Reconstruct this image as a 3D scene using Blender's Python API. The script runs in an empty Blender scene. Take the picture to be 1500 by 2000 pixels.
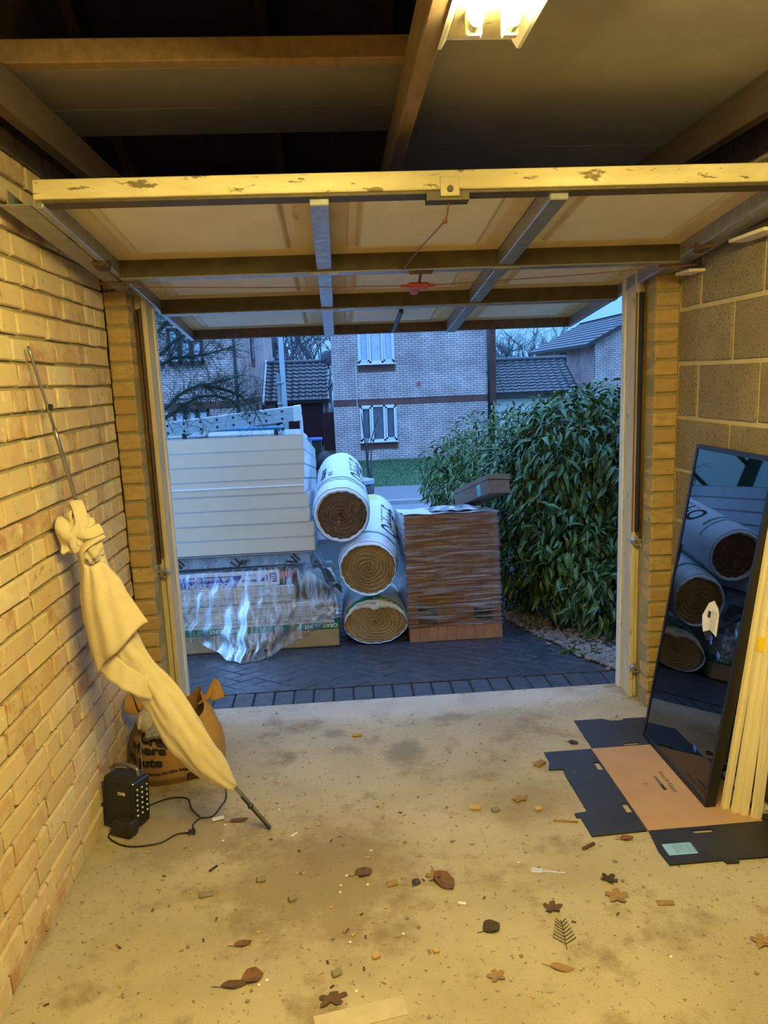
import bpy, bmesh, math, random
from mathutils import Vector, Matrix, Euler
random.seed(7)
R = random.Random(11)
sc = bpy.context.scene
col = sc.collection
PI = math.pi

# ------------------------------------------------------------------ camera
W = ((0.99731, -0.06496, -0.03902), (-0.04968, -0.17436, -0.98343), (0.05708, 0.98254, -0.17708))
cd = bpy.data.cameras.new('camera'); cam = bpy.data.objects.new('camera', cd); col.objects.link(cam)
cd.sensor_fit = 'HORIZONTAL'; cd.sensor_width = 36.0; cd.lens = 36.0 * 1440 / 1500
cd.clip_start = 0.02; cd.clip_end = 400
rx = Vector(W[0]); up = -Vector(W[1]); bk = -Vector(W[2])
cam.matrix_world = Matrix(((rx[0], up[0], bk[0], 0), (rx[1], up[1], bk[1], 0), (rx[2], up[2], bk[2], 1.56), (0, 0, 0, 1)))
sc.camera = cam
# ------------------------------------------------------------------ dusk sky
world = bpy.data.worlds.new('dusk_sky'); sc.world = world; world.use_nodes = True
nt = world.node_tree; nt.nodes.clear()
wo = nt.nodes.new('ShaderNodeOutputWorld'); wb = nt.nodes.new('ShaderNodeBackground')
tc = nt.nodes.new('ShaderNodeTexCoord'); sx = nt.nodes.new('ShaderNodeSeparateXYZ'); rp = nt.nodes.new('ShaderNodeValToRGB')
nt.links.new(tc.outputs['Generated'], sx.inputs[0]); nt.links.new(sx.outputs['Z'], rp.inputs[0])
rp.color_ramp.elements[0].position = 0.0; rp.color_ramp.elements[0].color = (0.13, 0.40, 0.78, 1)
rp.color_ramp.elements[1].position = 1.0; rp.color_ramp.elements[1].color = (.68, 1.42, 3.1, 1)
nt.links.new(rp.outputs[0], wb.inputs[0]); wb.inputs[1].default_value = 1.45
nt.links.new(wb.outputs[0], wo.inputs[0])
LAMP = 255.0
sc.view_settings.view_transform = 'Standard'; sc.view_settings.look = 'None'
sc.view_settings.exposure = 0.0; sc.view_settings.gamma = 1.0; sc.view_settings.use_curve_mapping = False

# ------------------------------------------------------------------ helpers
class MB:
    def __init__(s): s.v = []; s.f = []
    def add(s, vs, fs, M=None):
        o = len(s.v)
        s.v += [tuple(M @ Vector(p)) for p in vs] if M is not None else [tuple(p) for p in vs]
        s.f += [tuple(i + o for i in f) for f in fs]; return s
    def box(s, x0, x1, y0, y1, z0, z1, M=None):
        return s.add([(x0, y0, z0), (x1, y0, z0), (x1, y1, z0), (x0, y1, z0), (x0, y0, z1), (x1, y0, z1), (x1, y1, z1), (x0, y1, z1)],
                     [(0, 3, 2, 1), (4, 5, 6, 7), (0, 1, 5, 4), (1, 2, 6, 5), (2, 3, 7, 6), (3, 0, 4, 7)], M)
    def cbox(s, x0, x1, y0, y1, z0, z1, c, M=None):
        bm = bmesh.new(); bmesh.ops.create_cube(bm, size=1)
        for v in bm.verts:
            v.co = Vector((x0 + (v.co.x + .5) * (x1 - x0), y0 + (v.co.y + .5) * (y1 - y0), z0 + (v.co.z + .5) * (z1 - z0)))
        bmesh.ops.bevel(bm, geom=list(bm.edges), offset=c, segments=2 if c > .006 else 1, affect='EDGES', profile=.5)
        bm.verts.index_update()
        r = s.add([v.co[:] for v in bm.verts], [tuple(v.index for v in f.verts) for f in bm.faces], M); bm.free(); return r
    def tube(s, pts, r, n=6, M=None, caps=True, flat=1.0):
        pts = [Vector(p) for p in pts]; m = len(pts); rs = r if isinstance(r, (list, tuple)) else [r] * m
        vs = []; fs = []; prev = None
        for i, p in enumerate(pts):
            t = (pts[min(i + 1, m - 1)] - pts[max(i - 1, 0)])
            t = t.normalized() if t.length > 1e-9 else Vector((0, 0, 1))
            if prev is None:
                a = t.cross(Vector((0, 0, 1)))
                if a.length < 1e-3: a = t.cross(Vector((0, 1, 0)))
            else: a = prev - t * prev.dot(t)
            a.normalize(); prev = a; b = t.cross(a)
            for k in range(n):
                q = 2 * PI * k / n
                vs.append(p + (a * math.cos(q) + b * math.sin(q) * flat) * rs[i])
        for i in range(m - 1):
            for k in range(n):
                fs.append((i * n + k, i * n + (k + 1) % n, (i + 1) * n + (k + 1) % n, (i + 1) * n + k))
        if caps: fs += [tuple(range(n))[::-1], tuple((m - 1) * n + k for k in range(n))]
        return s.add(vs, fs, M)
    def prism(s, poly, z0, z1, M=None):
        n = len(poly)
        vs = [(x, y, z0) for x, y in poly] + [(x, y, z1) for x, y in poly]
        fs = [tuple(range(n))[::-1], tuple(range(n, 2 * n))] + [(i, (i + 1) % n, n + (i + 1) % n, n + i) for i in range(n)]
        return s.add(vs, fs, M)
    def grid(s, fn, nu, nv, M=None, wrap=False):
        vs = [fn(i / nu, j / nv) for j in range(nv + 1) for i in range(nu + 1)]
        fs = [(j * (nu + 1) + i, j * (nu + 1) + i + 1, (j + 1) * (nu + 1) + i + 1, (j + 1) * (nu + 1) + i) for j in range(nv) for i in range(nu)]
        return s.add(vs, fs, M)
    def ball(s, c, r, nu=8, nv=6, M=None, jit=0):
        r = r if isinstance(r, (list, tuple)) else (r, r, r)
        vs = [(c[0], c[1], c[2] - r[2])]; fs = []
        for j in range(1, nv):
            a = -PI / 2 + PI * j / nv
            for i in range(nu):
                q = 2 * PI * i / nu; k = 1 + R.uniform(-jit, jit)
                vs.append((c[0] + r[0] * math.cos(a) * math.cos(q) * k, c[1] + r[1] * math.cos(a) * math.sin(q) * k, c[2] + r[2] * math.sin(a) * k))
        vs.append((c[0], c[1], c[2] + r[2])); L = len(vs) - 1
        for i in range(nu):
            fs.append((0, 1 + (i + 1) % nu, 1 + i)); o = 1 + (nv - 2) * nu; fs.append((L, o + i, o + (i + 1) % nu))
            for j in range(nv - 2):
                o = 1 + j * nu; fs.append((o + i, o + (i + 1) % nu, o + nu + (i + 1) % nu, o + nu + i))
        return s.add(vs, fs, M)
    def mesh(s, name, mat, smooth=False):
        me = bpy.data.meshes.new(name); me.from_pydata(s.v, [], s.f); me.update()
        if mat: me.materials.append(mat)
        if smooth:
            me.polygons.foreach_set('use_smooth', [True] * len(me.polygons))
        return me
    def build(s, name, mat, parent=None, smooth=False, loc=None, rot=None, **props):
        return obj(name, s.mesh(name, mat, smooth), parent, loc, rot, **props)

def obj(name, me, parent=None, loc=None, rot=None, **props):
    o = bpy.data.objects.new(name, me); col.objects.link(o)
    if parent: o.parent = parent
    if loc is not None: o.location = loc
    if rot is not None: o.rotation_euler = rot
    for k, v in props.items():
        if v is not None: o[k] = v
    return o
def thing(name, label, cat, loc=(0, 0, 0), rot=(0, 0, 0), group=None):
    return obj(name, None, None, loc, rot, label=label, category=cat, group=group)
def tag(o, label, cat, group=None):
    o['label'] = label; o['category'] = cat
    if group: o['group'] = group
    return o
def struct(o): o['kind'] = 'structure'; return o
def smoothpath(pts, n=6):
    P = [Vector(p) for p in pts]; out = []
    for i in range(len(P) - 1):
        p0 = P[max(i - 1, 0)]; p1 = P[i]; p2 = P[i + 1]; p3 = P[min(i + 2, len(P) - 1)]
        for k in range(n):
            t = k / n
            out.append(.5 * ((2 * p1) + (p2 - p0) * t + (2 * p0 - 5 * p1 + 4 * p2 - p3) * t * t + (3 * p1 - p0 - 3 * p2 + p3) * t ** 3))
    out.append(P[-1]); return out
def lerp(a, b, t): return a + (b - a) * t
def interp(xs, ys, x):
    if x <= xs[0]: return ys[0]
    for i in range(len(xs) - 1):
        if x <= xs[i + 1]: return lerp(ys[i], ys[i + 1], (x - xs[i]) / (xs[i + 1] - xs[i]))
    return ys[-1]
def text(s, size, mat, parent, fn, bold=0.0, name='lettering', align='LEFT', shear=0.0, label=None):
    c = bpy.data.curves.new('t', 'FONT'); c.body = s; c.size = size; c.align_x = align; c.offset = bold; c.shear = shear; c.resolution_u = 3
    o = bpy.data.objects.new('t', c); col.objects.link(o); bpy.context.view_layer.update()
    me = bpy.data.meshes.new_from_object(o); bpy.data.objects.remove(o); bpy.data.curves.remove(c)
    me.name = name; me.materials.clear(); me.materials.append(mat)
    for v in me.vertices: v.co = fn(v.co.x, v.co.y)
    return obj(name, me, parent, label=label)

# ------------------------------------------------------------------ materials
def ramp(nt, els, interp='LINEAR'):
    n = nt.nodes.new('ShaderNodeValToRGB'); cr = n.color_ramp; cr.interpolation = interp
    while len(cr.elements) < len(els): cr.elements.new(.5)
    for e, (p, c) in zip(cr.elements, els): e.position = p; e.color = (*c, 1) if len(c) == 3 else c
    return n
def mixc(nt, f, a, b, mode='MIX'):
    n = nt.nodes.new('ShaderNodeMix'); n.data_type = 'RGBA'; n.blend_type = mode
    for i, x in ((0, f), (6, a), (7, b)):
        if hasattr(x, 'links'): nt.links.new(x, n.inputs[i])
        elif i == 0: n.inputs[0].default_value = x
        else: n.inputs[i].default_value = (*x, 1)
    return n.outputs[2]
def noise(nt, vec, scale, detail=4, rough=.6, dist=0):
    n = nt.nodes.new('ShaderNodeTexNoise'); n.inputs['Scale'].default_value = scale; n.inputs['Detail'].default_value = detail
    n.inputs['Roughness'].default_value = rough; n.inputs['Distortion'].default_value = dist
    nt.links.new(vec, n.inputs['Vector']); return n.outputs[0]
def mat(name, c1, c2=None, scale=8, rough=.75, bump=0, bscale=60, metal=0, spots=None, rnd=None, stretch=None, spec=.5, bdist=.004, coat=0, world=False, rnoise=0, spots2=None):
    m = bpy.data.materials.new(name); m.use_nodes = True; nt = m.node_tree; b = nt.nodes['Principled BSDF']
    b.inputs['Roughness'].default_value = rough; b.inputs['Metallic'].default_value = metal
    b.inputs['Specular IOR Level'].default_value = spec; b.inputs['Coat Weight'].default_value = coat
    t = nt.nodes.new('ShaderNodeTexCoord'); vec = t.outputs['Object']
    oi = None
    if world:
        g = nt.nodes.new('ShaderNodeNewGeometry'); vec = g.outputs['Position']
    if rnd is not None:
        oi = nt.nodes.new('ShaderNodeObjectInfo')
        ad = nt.nodes.new('ShaderNodeVectorMath'); ad.operation = 'MULTIPLY_ADD'
        nt.links.new(oi.outputs['Random'], ad.inputs[0]); ad.inputs[1].default_value = (37, 17, 53); nt.links.new(vec, ad.inputs[2]); vec = ad.outputs[0]
    if stretch:
        mp = nt.nodes.new('ShaderNodeMapping'); mp.inputs['Scale'].default_value = stretch; nt.links.new(vec, mp.inputs[0]); vec = mp.outputs[0]
    c = c1
    if rnd is not None and isinstance(rnd, list):
        k = len(rnd); rr = ramp(nt, [(i / (k - 1), q) for i, q in enumerate(rnd)]); nt.links.new(oi.outputs['Random'], rr.inputs[0]); c = rr.outputs[0]
    if c2 is not None:
        rr = ramp(nt, [(.36, (0, 0, 0)), (.64, (1, 1, 1))]); nt.links.new(noise(nt, vec, scale), rr.inputs[0]); c = mixc(nt, rr.outputs[0], c, c2)
    for sp in (spots, spots2):
        if sp:
            sc_, th, cc = sp[:3]; wid = sp[3] if len(sp) > 3 else .04
            rr = ramp(nt, [(th, (0, 0, 0)), (min(th + wid, 1), (1, 1, 1))]); nt.links.new(noise(nt, vec, sc_, 6, .65), rr.inputs[0]); c = mixc(nt, rr.outputs[0], c, cc)
    if hasattr(c, 'links'): nt.links.new(c, b.inputs['Base Color'])
    else: b.inputs['Base Color'].default_value = (*c, 1)
    if rnoise:
        mr = nt.nodes.new('ShaderNodeMapRange'); nt.links.new(noise(nt, vec, scale * 1.7), mr.inputs[0]); mr.inputs[1].default_value = .3; mr.inputs[2].default_value = .7
        mr.inputs[3].default_value = max(.02, rough - rnoise); mr.inputs[4].default_value = min(1, rough + rnoise); nt.links.new(mr.outputs[0], b.inputs['Roughness'])
    if bump:
        bn = nt.nodes.new('ShaderNodeBump'); bn.inputs['Strength'].default_value = bump; bn.inputs['Distance'].default_value = bdist
        nt.links.new(noise(nt, vec, bscale, 5, .65), bn.inputs['Height']); nt.links.new(bn.outputs[0], b.inputs['Normal'])
    return m
def film(name, tint, amount, rough=.18, bump=.6, bscale=30, stretch=(1, 1, 1), white=(.75, .8, .85), gloss=1.6):
    """clear polythene: mostly see-through, glossy, a little milky where it creases"""
    m = bpy.data.materials.new(name); m.use_nodes = True; nt = m.node_tree; nt.nodes.clear()
    out = nt.nodes.new('ShaderNodeOutputMaterial'); tr = nt.nodes.new('ShaderNodeBsdfTransparent'); tr.inputs[0].default_value = (*tint, 1)
    gl = nt.nodes.new('ShaderNodeBsdfGlossy'); gl.inputs['Roughness'].default_value = rough; gl.inputs['Color'].default_value = (.95, .95, .95, 1)
    df = nt.nodes.new('ShaderNodeBsdfDiffuse'); df.inputs[0].default_value = (*white, 1)
    t = nt.nodes.new('ShaderNodeTexCoord'); mp = nt.nodes.new('ShaderNodeMapping'); mp.inputs['Scale'].default_value = stretch
    nt.links.new(t.outputs['Object'], mp.inputs[0]); h = noise(nt, mp.outputs[0], bscale, 5, .6, .6)
    bn = nt.nodes.new('ShaderNodeBump'); bn.inputs['Strength'].default_value = bump; bn.inputs['Distance'].default_value = .01
    nt.links.new(h, bn.inputs['Height']); nt.links.new(bn.outputs[0], gl.inputs['Normal']); nt.links.new(bn.outputs[0], df.inputs['Normal'])
    fr = nt.nodes.new('ShaderNodeFresnel'); fr.inputs[0].default_value = 1.5; nt.links.new(bn.outputs[0], fr.inputs['Normal'])
    rr = ramp(nt, [(.45, (0, 0, 0)), (.72, (amount, amount, amount))]); nt.links.new(h, rr.inputs[0])
    m1 = nt.nodes.new('ShaderNodeMixShader'); nt.links.new(rr.outputs[0], m1.inputs[0]); nt.links.new(tr.outputs[0], m1.inputs[1]); nt.links.new(df.outputs[0], m1.inputs[2])
    mu = nt.nodes.new('ShaderNodeMath'); mu.operation = 'MULTIPLY'; mu.inputs[1].default_value = gloss; mu.use_clamp = True; nt.links.new(fr.outputs[0], mu.inputs[0])
    m2 = nt.nodes.new('ShaderNodeMixShader'); nt.links.new(mu.outputs[0], m2.inputs[0]); nt.links.new(m1.outputs[0], m2.inputs[1]); nt.links.new(gl.outputs[0], m2.inputs[2])
    nt.links.new(m2.outputs[0], out.inputs[0]); return m
def farbrick(name, ax, c1, c2, mortar, w=.225, h=.075):
    m = bpy.data.materials.new(name); m.use_nodes = True; nt = m.node_tree; b = nt.nodes['Principled BSDF']; b.inputs['Roughness'].default_value = .9
    t = nt.nodes.new('ShaderNodeTexCoord'); s = nt.nodes.new('ShaderNodeSeparateXYZ'); cb = nt.nodes.new('ShaderNodeCombineXYZ')
    nt.links.new(t.outputs['Object'], s.inputs[0]); nt.links.new(s.outputs[ax], cb.inputs[0]); nt.links.new(s.outputs[2], cb.inputs[1])
    br = nt.nodes.new('ShaderNodeTexBrick'); nt.links.new(cb.outputs[0], br.inputs['Vector'])
    br.inputs['Scale'].default_value = 1; br.inputs['Brick Width'].default_value = w; br.inputs['Row Height'].default_value = h
    br.inputs['Mortar Size'].default_value = .011; br.inputs['Mortar Smooth'].default_value = .1; br.inputs['Bias'].default_value = -.1
    br.inputs['Color1'].default_value = (*c1, 1); br.inputs['Color2'].default_value = (*c2, 1); br.inputs['Mortar'].default_value = (*mortar, 1)
    rr = ramp(nt, [(.3, (.62, .58, .6)), (.7, (1.12, 1.1, 1.08))]); nt.links.new(noise(nt, t.outputs['Object'], 1.3, 4), rr.inputs[0])
    nt.links.new(mixc(nt, 1.0, br.outputs[0], rr.outputs[0], 'MULTIPLY'), b.inputs['Base Color'])
    bn = nt.nodes.new('ShaderNodeBump'); bn.inputs['Distance'].default_value = -.008; bn.inputs['Strength'].default_value = .6
    nt.links.new(br.outputs['Fac'], bn.inputs['Height']); nt.links.new(bn.outputs[0], b.inputs['Normal']); return m
def emit(name, c, s):
    m = bpy.data.materials.new(name); m.use_nodes = True; b = m.node_tree.nodes['Principled BSDF']
    b.inputs['Base Color'].default_value = (.9, .9, .85, 1); b.inputs['Emission Color'].default_value = (*c, 1); b.inputs['Emission Strength'].default_value = s; return m
def glassmat(name, tint, rough=.02, refl=1.0):
    """dark tinted double glazing: mirror-like sheen by Fresnel over a tinted clear body"""
    m = bpy.data.materials.new(name); m.use_nodes = True; nt = m.node_tree; nt.nodes.clear()
    out = nt.nodes.new('ShaderNodeOutputMaterial'); tr = nt.nodes.new('ShaderNodeBsdfTransparent'); tr.inputs[0].default_value = (*tint, 1)
    gl = nt.nodes.new('ShaderNodeBsdfGlossy'); gl.inputs['Roughness'].default_value = rough
    lw = nt.nodes.new('ShaderNodeFresnel'); lw.inputs[0].default_value = 1.52
    mu = nt.nodes.new('ShaderNodeMath'); mu.operation = 'MULTIPLY'; mu.inputs[1].default_value = refl; mu.use_clamp = True; nt.links.new(lw.outputs[0], mu.inputs[0])
    mx = nt.nodes.new('ShaderNodeMixShader'); nt.links.new(mu.outputs[0], mx.inputs[0]); nt.links.new(tr.outputs[0], mx.inputs[1]); nt.links.new(gl.outputs[0], mx.inputs[2])
    nt.links.new(mx.outputs[0], out.inputs[0]); return m

CONC = mat('concrete', (.40, .345, .25), (.52, .46, .34), 2.4, .88, .7, 120, spots=(4.2, .53, (.28, .22, .145), .14), spots2=(48, .60, (.20, .155, .10), .05), bdist=.008)
def patch(m, c, r, colr, amt, seed):
    nt = m.node_tree; b = nt.nodes['Principled BSDF']; src = b.inputs['Base Color'].links[0].from_socket
    t = nt.nodes.new('ShaderNodeTexCoord'); mp = nt.nodes.new('ShaderNodeMapping'); mp.inputs['Location'].default_value = (-c[0] / r[0], -c[1] / r[1], 0); mp.inputs['Scale'].default_value = (1 / r[0], 1 / r[1], 0)
    nt.links.new(t.outputs['Object'], mp.inputs[0]); ln = nt.nodes.new('ShaderNodeVectorMath'); ln.operation = 'LENGTH'; nt.links.new(mp.outputs[0], ln.inputs[0])
    ad = nt.nodes.new('ShaderNodeMath'); ad.operation = 'MULTIPLY_ADD'; nt.links.new(noise(nt, t.outputs['Object'], 9 + seed, 6, .7), ad.inputs[0]); ad.inputs[1].default_value = 1.5; nt.links.new(ln.outputs['Value'], ad.inputs[2])
    rr = ramp(nt, [(.62, (amt, amt, amt)), (.84, (0, 0, 0))]); sc2 = nt.nodes.new('ShaderNodeMath'); sc2.operation = 'MULTIPLY'; sc2.inputs[1].default_value = .5; nt.links.new(ad.outputs[0], sc2.inputs[0]); nt.links.new(sc2.outputs[0], rr.inputs[0])
    nt.links.new(mixc(nt, rr.outputs[0], src, colr), b.inputs['Base Color'])
for c_, r_, k_, a_ in (((.213, 2.89), (.12, .14), (.22, .19, .15), .75), ((-.08, 3.10), (.07, .07), (.24, .21, .17), .7), ((.46, 3.19), (.13, .06), (.25, .22, .17), .7), ((-.12, 2.12), (.42, .36), (.25, .18, .10), .7), ((-.62, 2.40), (.30, .22), (.27, .20, .11), .7), ((.60, 2.45), (.25, .16), (.30, .24, .15), .6), ((.30, 3.34), (1.2, .16), (.62, .60, .56), .5)):
    patch(CONC, c_, r_, k_, a_, 3 * r_[0])
BRICKS = [(.60, .44, .24), (.68, .53, .31), (.46, .26, .14), (.78, .66, .44), (.56, .37, .20), (.38, .21, .13), (.70, .54, .31), (.58, .34, .18), (.80, .70, .50), (.52, .38, .22)]
BRICK = mat('stock_brick', BRICKS[0], (.62, .50, .33), 14, .92, .7, 110, rnd=BRICKS, spots=(26, .60, (.36, .24, .15), .10), spots2=(9, .62, (.84, .76, .58), .08), bdist=.004)
PIERB = mat('fletton_brick', (.58, .40, .18), (.50, .33, .14), 18, .95, .9, 160, rnd=[(.60, .42, .18), (.52, .34, .15), (.64, .47, .22), (.50, .36, .18), (.62, .44, .2)], spots=(30, .62, (.3, .2, .1), .08), stretch=(1, 1, 2.2), bdist=.006)
MORTAR = mat('mortar', (.36, .31, .16), (.27, .23, .12), 6, .97, .8, 90, bdist=.006)
BLOCKM = mat('concrete_block', (.36, .29, .20), (.29, .235, .165), 5, .97, 1.0, 170, rnd=[(.36, .29, .20), (.40, .33, .24), (.33, .27, .19), (.38, .30, .21)], spots=(120, .55, (.15, .12, .085), .06), bdist=.012)
PALEMORT = mat('pale_mortar', (.52, .44, .26), (.44, .37, .22), 7, .96, .6, 60, bdist=.006)
WOOD = mat('old_softwood', (.25, .155, .075), (.19, .12, .06), 6, .8, .2, 40, stretch=(6, 1, 6))
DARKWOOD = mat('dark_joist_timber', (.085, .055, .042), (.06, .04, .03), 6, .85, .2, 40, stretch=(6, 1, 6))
BOARDR = mat('glare_lightened_board', (.36, .34, .33), (.31, .29, .285), 4, .9, .2, 80)  # loft board grey made lighter, with the lamp's glare put into the colour
JOISTM = mat('lit_joist_timber', (.22, .155, .10), (.17, .115, .075), 6, .85, .2, 40, stretch=(6, 1, 6))  # joist timber in a lighter colour to carry the lamp light on it
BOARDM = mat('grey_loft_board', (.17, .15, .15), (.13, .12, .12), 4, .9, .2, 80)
FELT = mat('roof_felt', (.06, .058, .055), (.045, .043, .042), 5, .95, .3, 40)
PAINT = mat('chipped_cream_paint', (.66, .57, .38), (.56, .47, .30), 9, .6, .35, 40, spots=(24, .635, (.16, .11, .06), .03), stretch=(1.6, 1.6, .6))
LIPPAINT = mat('worn_lip_paint', (.76, .68, .46), (.62, .53, .32), 7, .5, .3, 50, spots=(22, .60, (.20, .16, .09), .03), stretch=(.5, 1, 2.0))
GALV = mat('galvanised_steel', (.42, .43, .45), (.33, .34, .36), 30, .42, .1, 50, metal=.65, rnoise=.12)
GALVD = mat('shaded_galvanised_web', (.11, .09, .05), (.075, .06, .035), 20, .6, .2, 60, metal=.2)  # galvanised steel coloured dark brown for the shadow on the rail webs
RUST = mat('rusty_dark_steel', (.10, .07, .045), (.19, .10, .055), 30, .75, .5, 90, metal=.4)
FIBRE = mat('aged_fibreglass', (.78, .72, .56), (.66, .57, .38), 2.4, .7, .25, 70, spots=(4, .60, (.52, .40, .22), .15))
FIBREW = mat('pale_fibreglass_field', (.80, .77, .68), (.72, .67, .55), 3, .65, .3, 90)
FIBREY = mat('yellowed_fibreglass_margin', (.66, .54, .30), (.58, .45, .24), 5, .7, .3, 60, spots=(9, .62, (.38, .27, .13), .1))
BLACKP = mat('black_plastic', (.012, .012, .013), (.02, .02, .02), 20, .45, .15, 120)
BLACKG = mat('black_gloss', (.008, .008, .009), None, rough=.25)
GREYP = mat('grey_plastic', (.28, .28, .27), None, rough=.5)
WHITEP = mat('white_plastic', (.80, .78, .72), (.74, .71, .64), 8, .4)
CANVAS = mat('cotton_dust_sheet', (.74, .65, .48), (.66, .57, .41), 7, .95, .55, 9, spots=(5, .62, (.56, .45, .29), .12), bdist=.012)
JUTE = mat('jute_cloth', (.44, .26, .09), (.37, .21, .07), 10, .95, .8, 320, bdist=.002)
INK = mat('black_print', (.02, .018, .018), None, rough=.8)
GREYINK = mat('grey_print', (.12, .13, .15), None, rough=.8)
PAPERW = mat('white_paper', (.80, .78, .74), (.74, .72, .68), 20, .8)
CARD = mat('brown_card', (.46, .29, .19), (.42, .26, .165), 6, .9, .15, 90, spots=(30, .69, (.28, .17, .1), .02))
CORR = mat('black_corrugated_plastic', (.014, .015, .019), (.022, .023, .027), 9, .55, .3, 60, spots=(40, .68, (.2, .17, .12), .03), stretch=(1, 1, 1))
STEEL = mat('brushed_pole_steel', (.34, .34, .36), (.28, .28, .31), 20, .35, .1, 60, metal=.8)
RED = mat('red_plastic', (.50, .06, .02), (.42, .05, .02), 10, .45)
WIRE = mat('brown_cable', (.20, .10, .06), None, rough=.6)
YTAPE = mat('yellow_tape', (.85, .62, .02), None, rough=.4)
BTAPE = mat('blue_tab', (.02, .10, .62), None, rough=.4)
BEIGE = mat('beige_tape', (.15, .14, .06), None, rough=.5)
SKYP = mat('pale_blue_label', (.26, .52, .95), (.22, .48, .9), 20, .7)
PUTTY = mat('cream_pvc', (.82, .74, .56), (.77, .69, .51), 6, .45, .05, 60)

# slope frame of the driveway
TH = math.atan(.13)
DO = Vector((0, 3.65, -.02)); DV = Vector((0, math.cos(TH), -math.sin(TH))); DN = Vector((0, math.sin(TH), math.cos(TH)))
def D(u, v, w=0): return DO + Vector((u, 0, 0)) + DV * v + DN * w
DR = (-TH, 0, 0)
XL, XR, YF, YB = -.92, 1.477, 3.15, -3.2

# ================================================================== GARAGE SHELL
fl = struct(MB().box(XL - .2, XR + .2, YB - .2, 3.44, -.15, 0).build('floor', CONC))

# --- brick prototypes (shared meshes, unit length along y, face towards +x)
def brick_mesh(name, L, T, H, c, material, seed):
    q = random.Random(seed); m = MB().cbox(0, T, 0, L, 0, H, c); j = .0018
    m.v = [(x + q.uniform(-j, j), y + q.uniform(-j, j) * 1.4, z + q.uniform(-j, j) * 1.2) for x, y, z in m.v]
    return m.mesh(name, material)
LENS = {'s': .2145, 'h': .1025, 'q': .066}
BM = {k: [brick_mesh('brick', L, .016, .064, .004, BRICK, i * 7 + int(L * 1000)) for i in range(4)] for k, L in LENS.items()}
wl = struct(MB().prism([(YB, -.1), (3.46, -.1), (3.46, 2.40), (.45, 4.05), (YB, 1.98)], 0, .1,
            Matrix(((0, 0, -1, XL - .012), (1, 0, 0, 0), (0, 1, 0, 0), (0, 0, 0, 1)))).build('wall_left', MORTAR))
rest = MB()
for k in range(31):
    z = k * .075 + .006
    if z + .064 > 2.36: break
    y = YF - .004 - (0 if k % 2 else .058)
    if k % 2 == 0:
        obj('brick', BM['q'][k % 4], wl, (XL - .016 + R.uniform(-.001, .001), YF - .062, z)).scale = (1, .85, 1)
    while y > YB:
        t = R.choices('shq', (5, 4, .8))[0]; L = LENS[t]
        y -= L
        if y > 1.62:
            obj('brick', R.choice(BM[t]), wl, (XL - .016 + R.uniform(-.0025, .0025), y + R.uniform(-.001, .001), z + R.uniform(-.0015, .0015)))
        else:
            y0 = max(y, YB); rest.box(XL - .016, XL + R.uniform(-.002, .002), y0, y + L, z, z + .064)
        y -= .0105
rest.build('bricks', BRICK, wl, kind='stuff')

# --- right wall of concrete blocks
wr = struct(MB().prism([(YB, -.1), (3.46, -.1), (3.46, 2.40), (.45, 4.05), (YB, 1.98)], 0, .1,
            Matrix(((0, 0, 1, XR + .003), (1, 0, 0, 0), (0, 1, 0, 0), (0, 0, 0, 1)))).build('wall_right', PALEMORT))
def blockm(L, seed):
    q = random.Random(seed); m = MB().cbox(-.006, .012, 0, L, 0, .207, .007); j = .003
    m.v = [(x + q.uniform(-j, j) * .7, y + q.uniform(-j, j), z + q.uniform(-j, j)) for x, y, z in m.v]; return m.mesh('block', BLOCKM)
BL = [blockm(.422, i) for i in range(3)]; BH = blockm(.205, 9); BQ = blockm(.10, 10)
for k in range(11):
    z = k * .225 + .009
    y = YF - .012 - (.0 if k % 2 else .185)
    if k % 2 == 0: obj('block', BQ, wr, (XR, YF - .1 - .07, z)).scale = (1, 1.5, 1)
    while y > YB:
        y -= .422
        if y < YB: break
        obj('block', R.choice(BL), wr, (XR + R.uniform(-.002, .002), y, z)); y -= .018
struct(MB().box(XL - .2, XR + .2, YB - .12, YB, -.1, 2.15).build('wall_back', BLOCKM))

# --- piers either side of the door and the wall over it
def pier(name, x0, x1, sgn):
    p = struct(MB().box(x0 + .004, x1 - .004, YF + .012, 3.46, -.05, 2.42).build(name, MORTAR))
    ms = []
    for s in range(4):
        q = random.Random(s + (5 if sgn > 0 else 0)); w = x1 - x0 - .008
        m = MB().cbox(0, w, 0, .09, 0, .061, .006); m.v = [(x + q.uniform(-.002, .002), y + q.uniform(-.0025, .0025), z + q.uniform(-.002, .002)) for x, y, z in m.v]
        ms.append(m.mesh('brick', PIERB))
    for k in range(32):
        obj('brick', ms[(k * 3 + k // 4) % 4], p, (x0 + .004 + R.uniform(-.002, .002), YF + R.uniform(-.003, .003), k * .0725 + .006))
    return p
pier('wall_pier_left', XL - .004, -.826, -1)
pier('wall_pier_right', 1.372, XR + .006, 1)
lin = struct(MB().box(XL, XR, 3.30, 3.46, 2.14, 2.42).build('trim_1', MORTAR))
struct(MB().box(XL - .1, XR + .1, 3.24, 3.30, 2.14, 2.24).build('trim_2', DARKWOOD))

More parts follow.
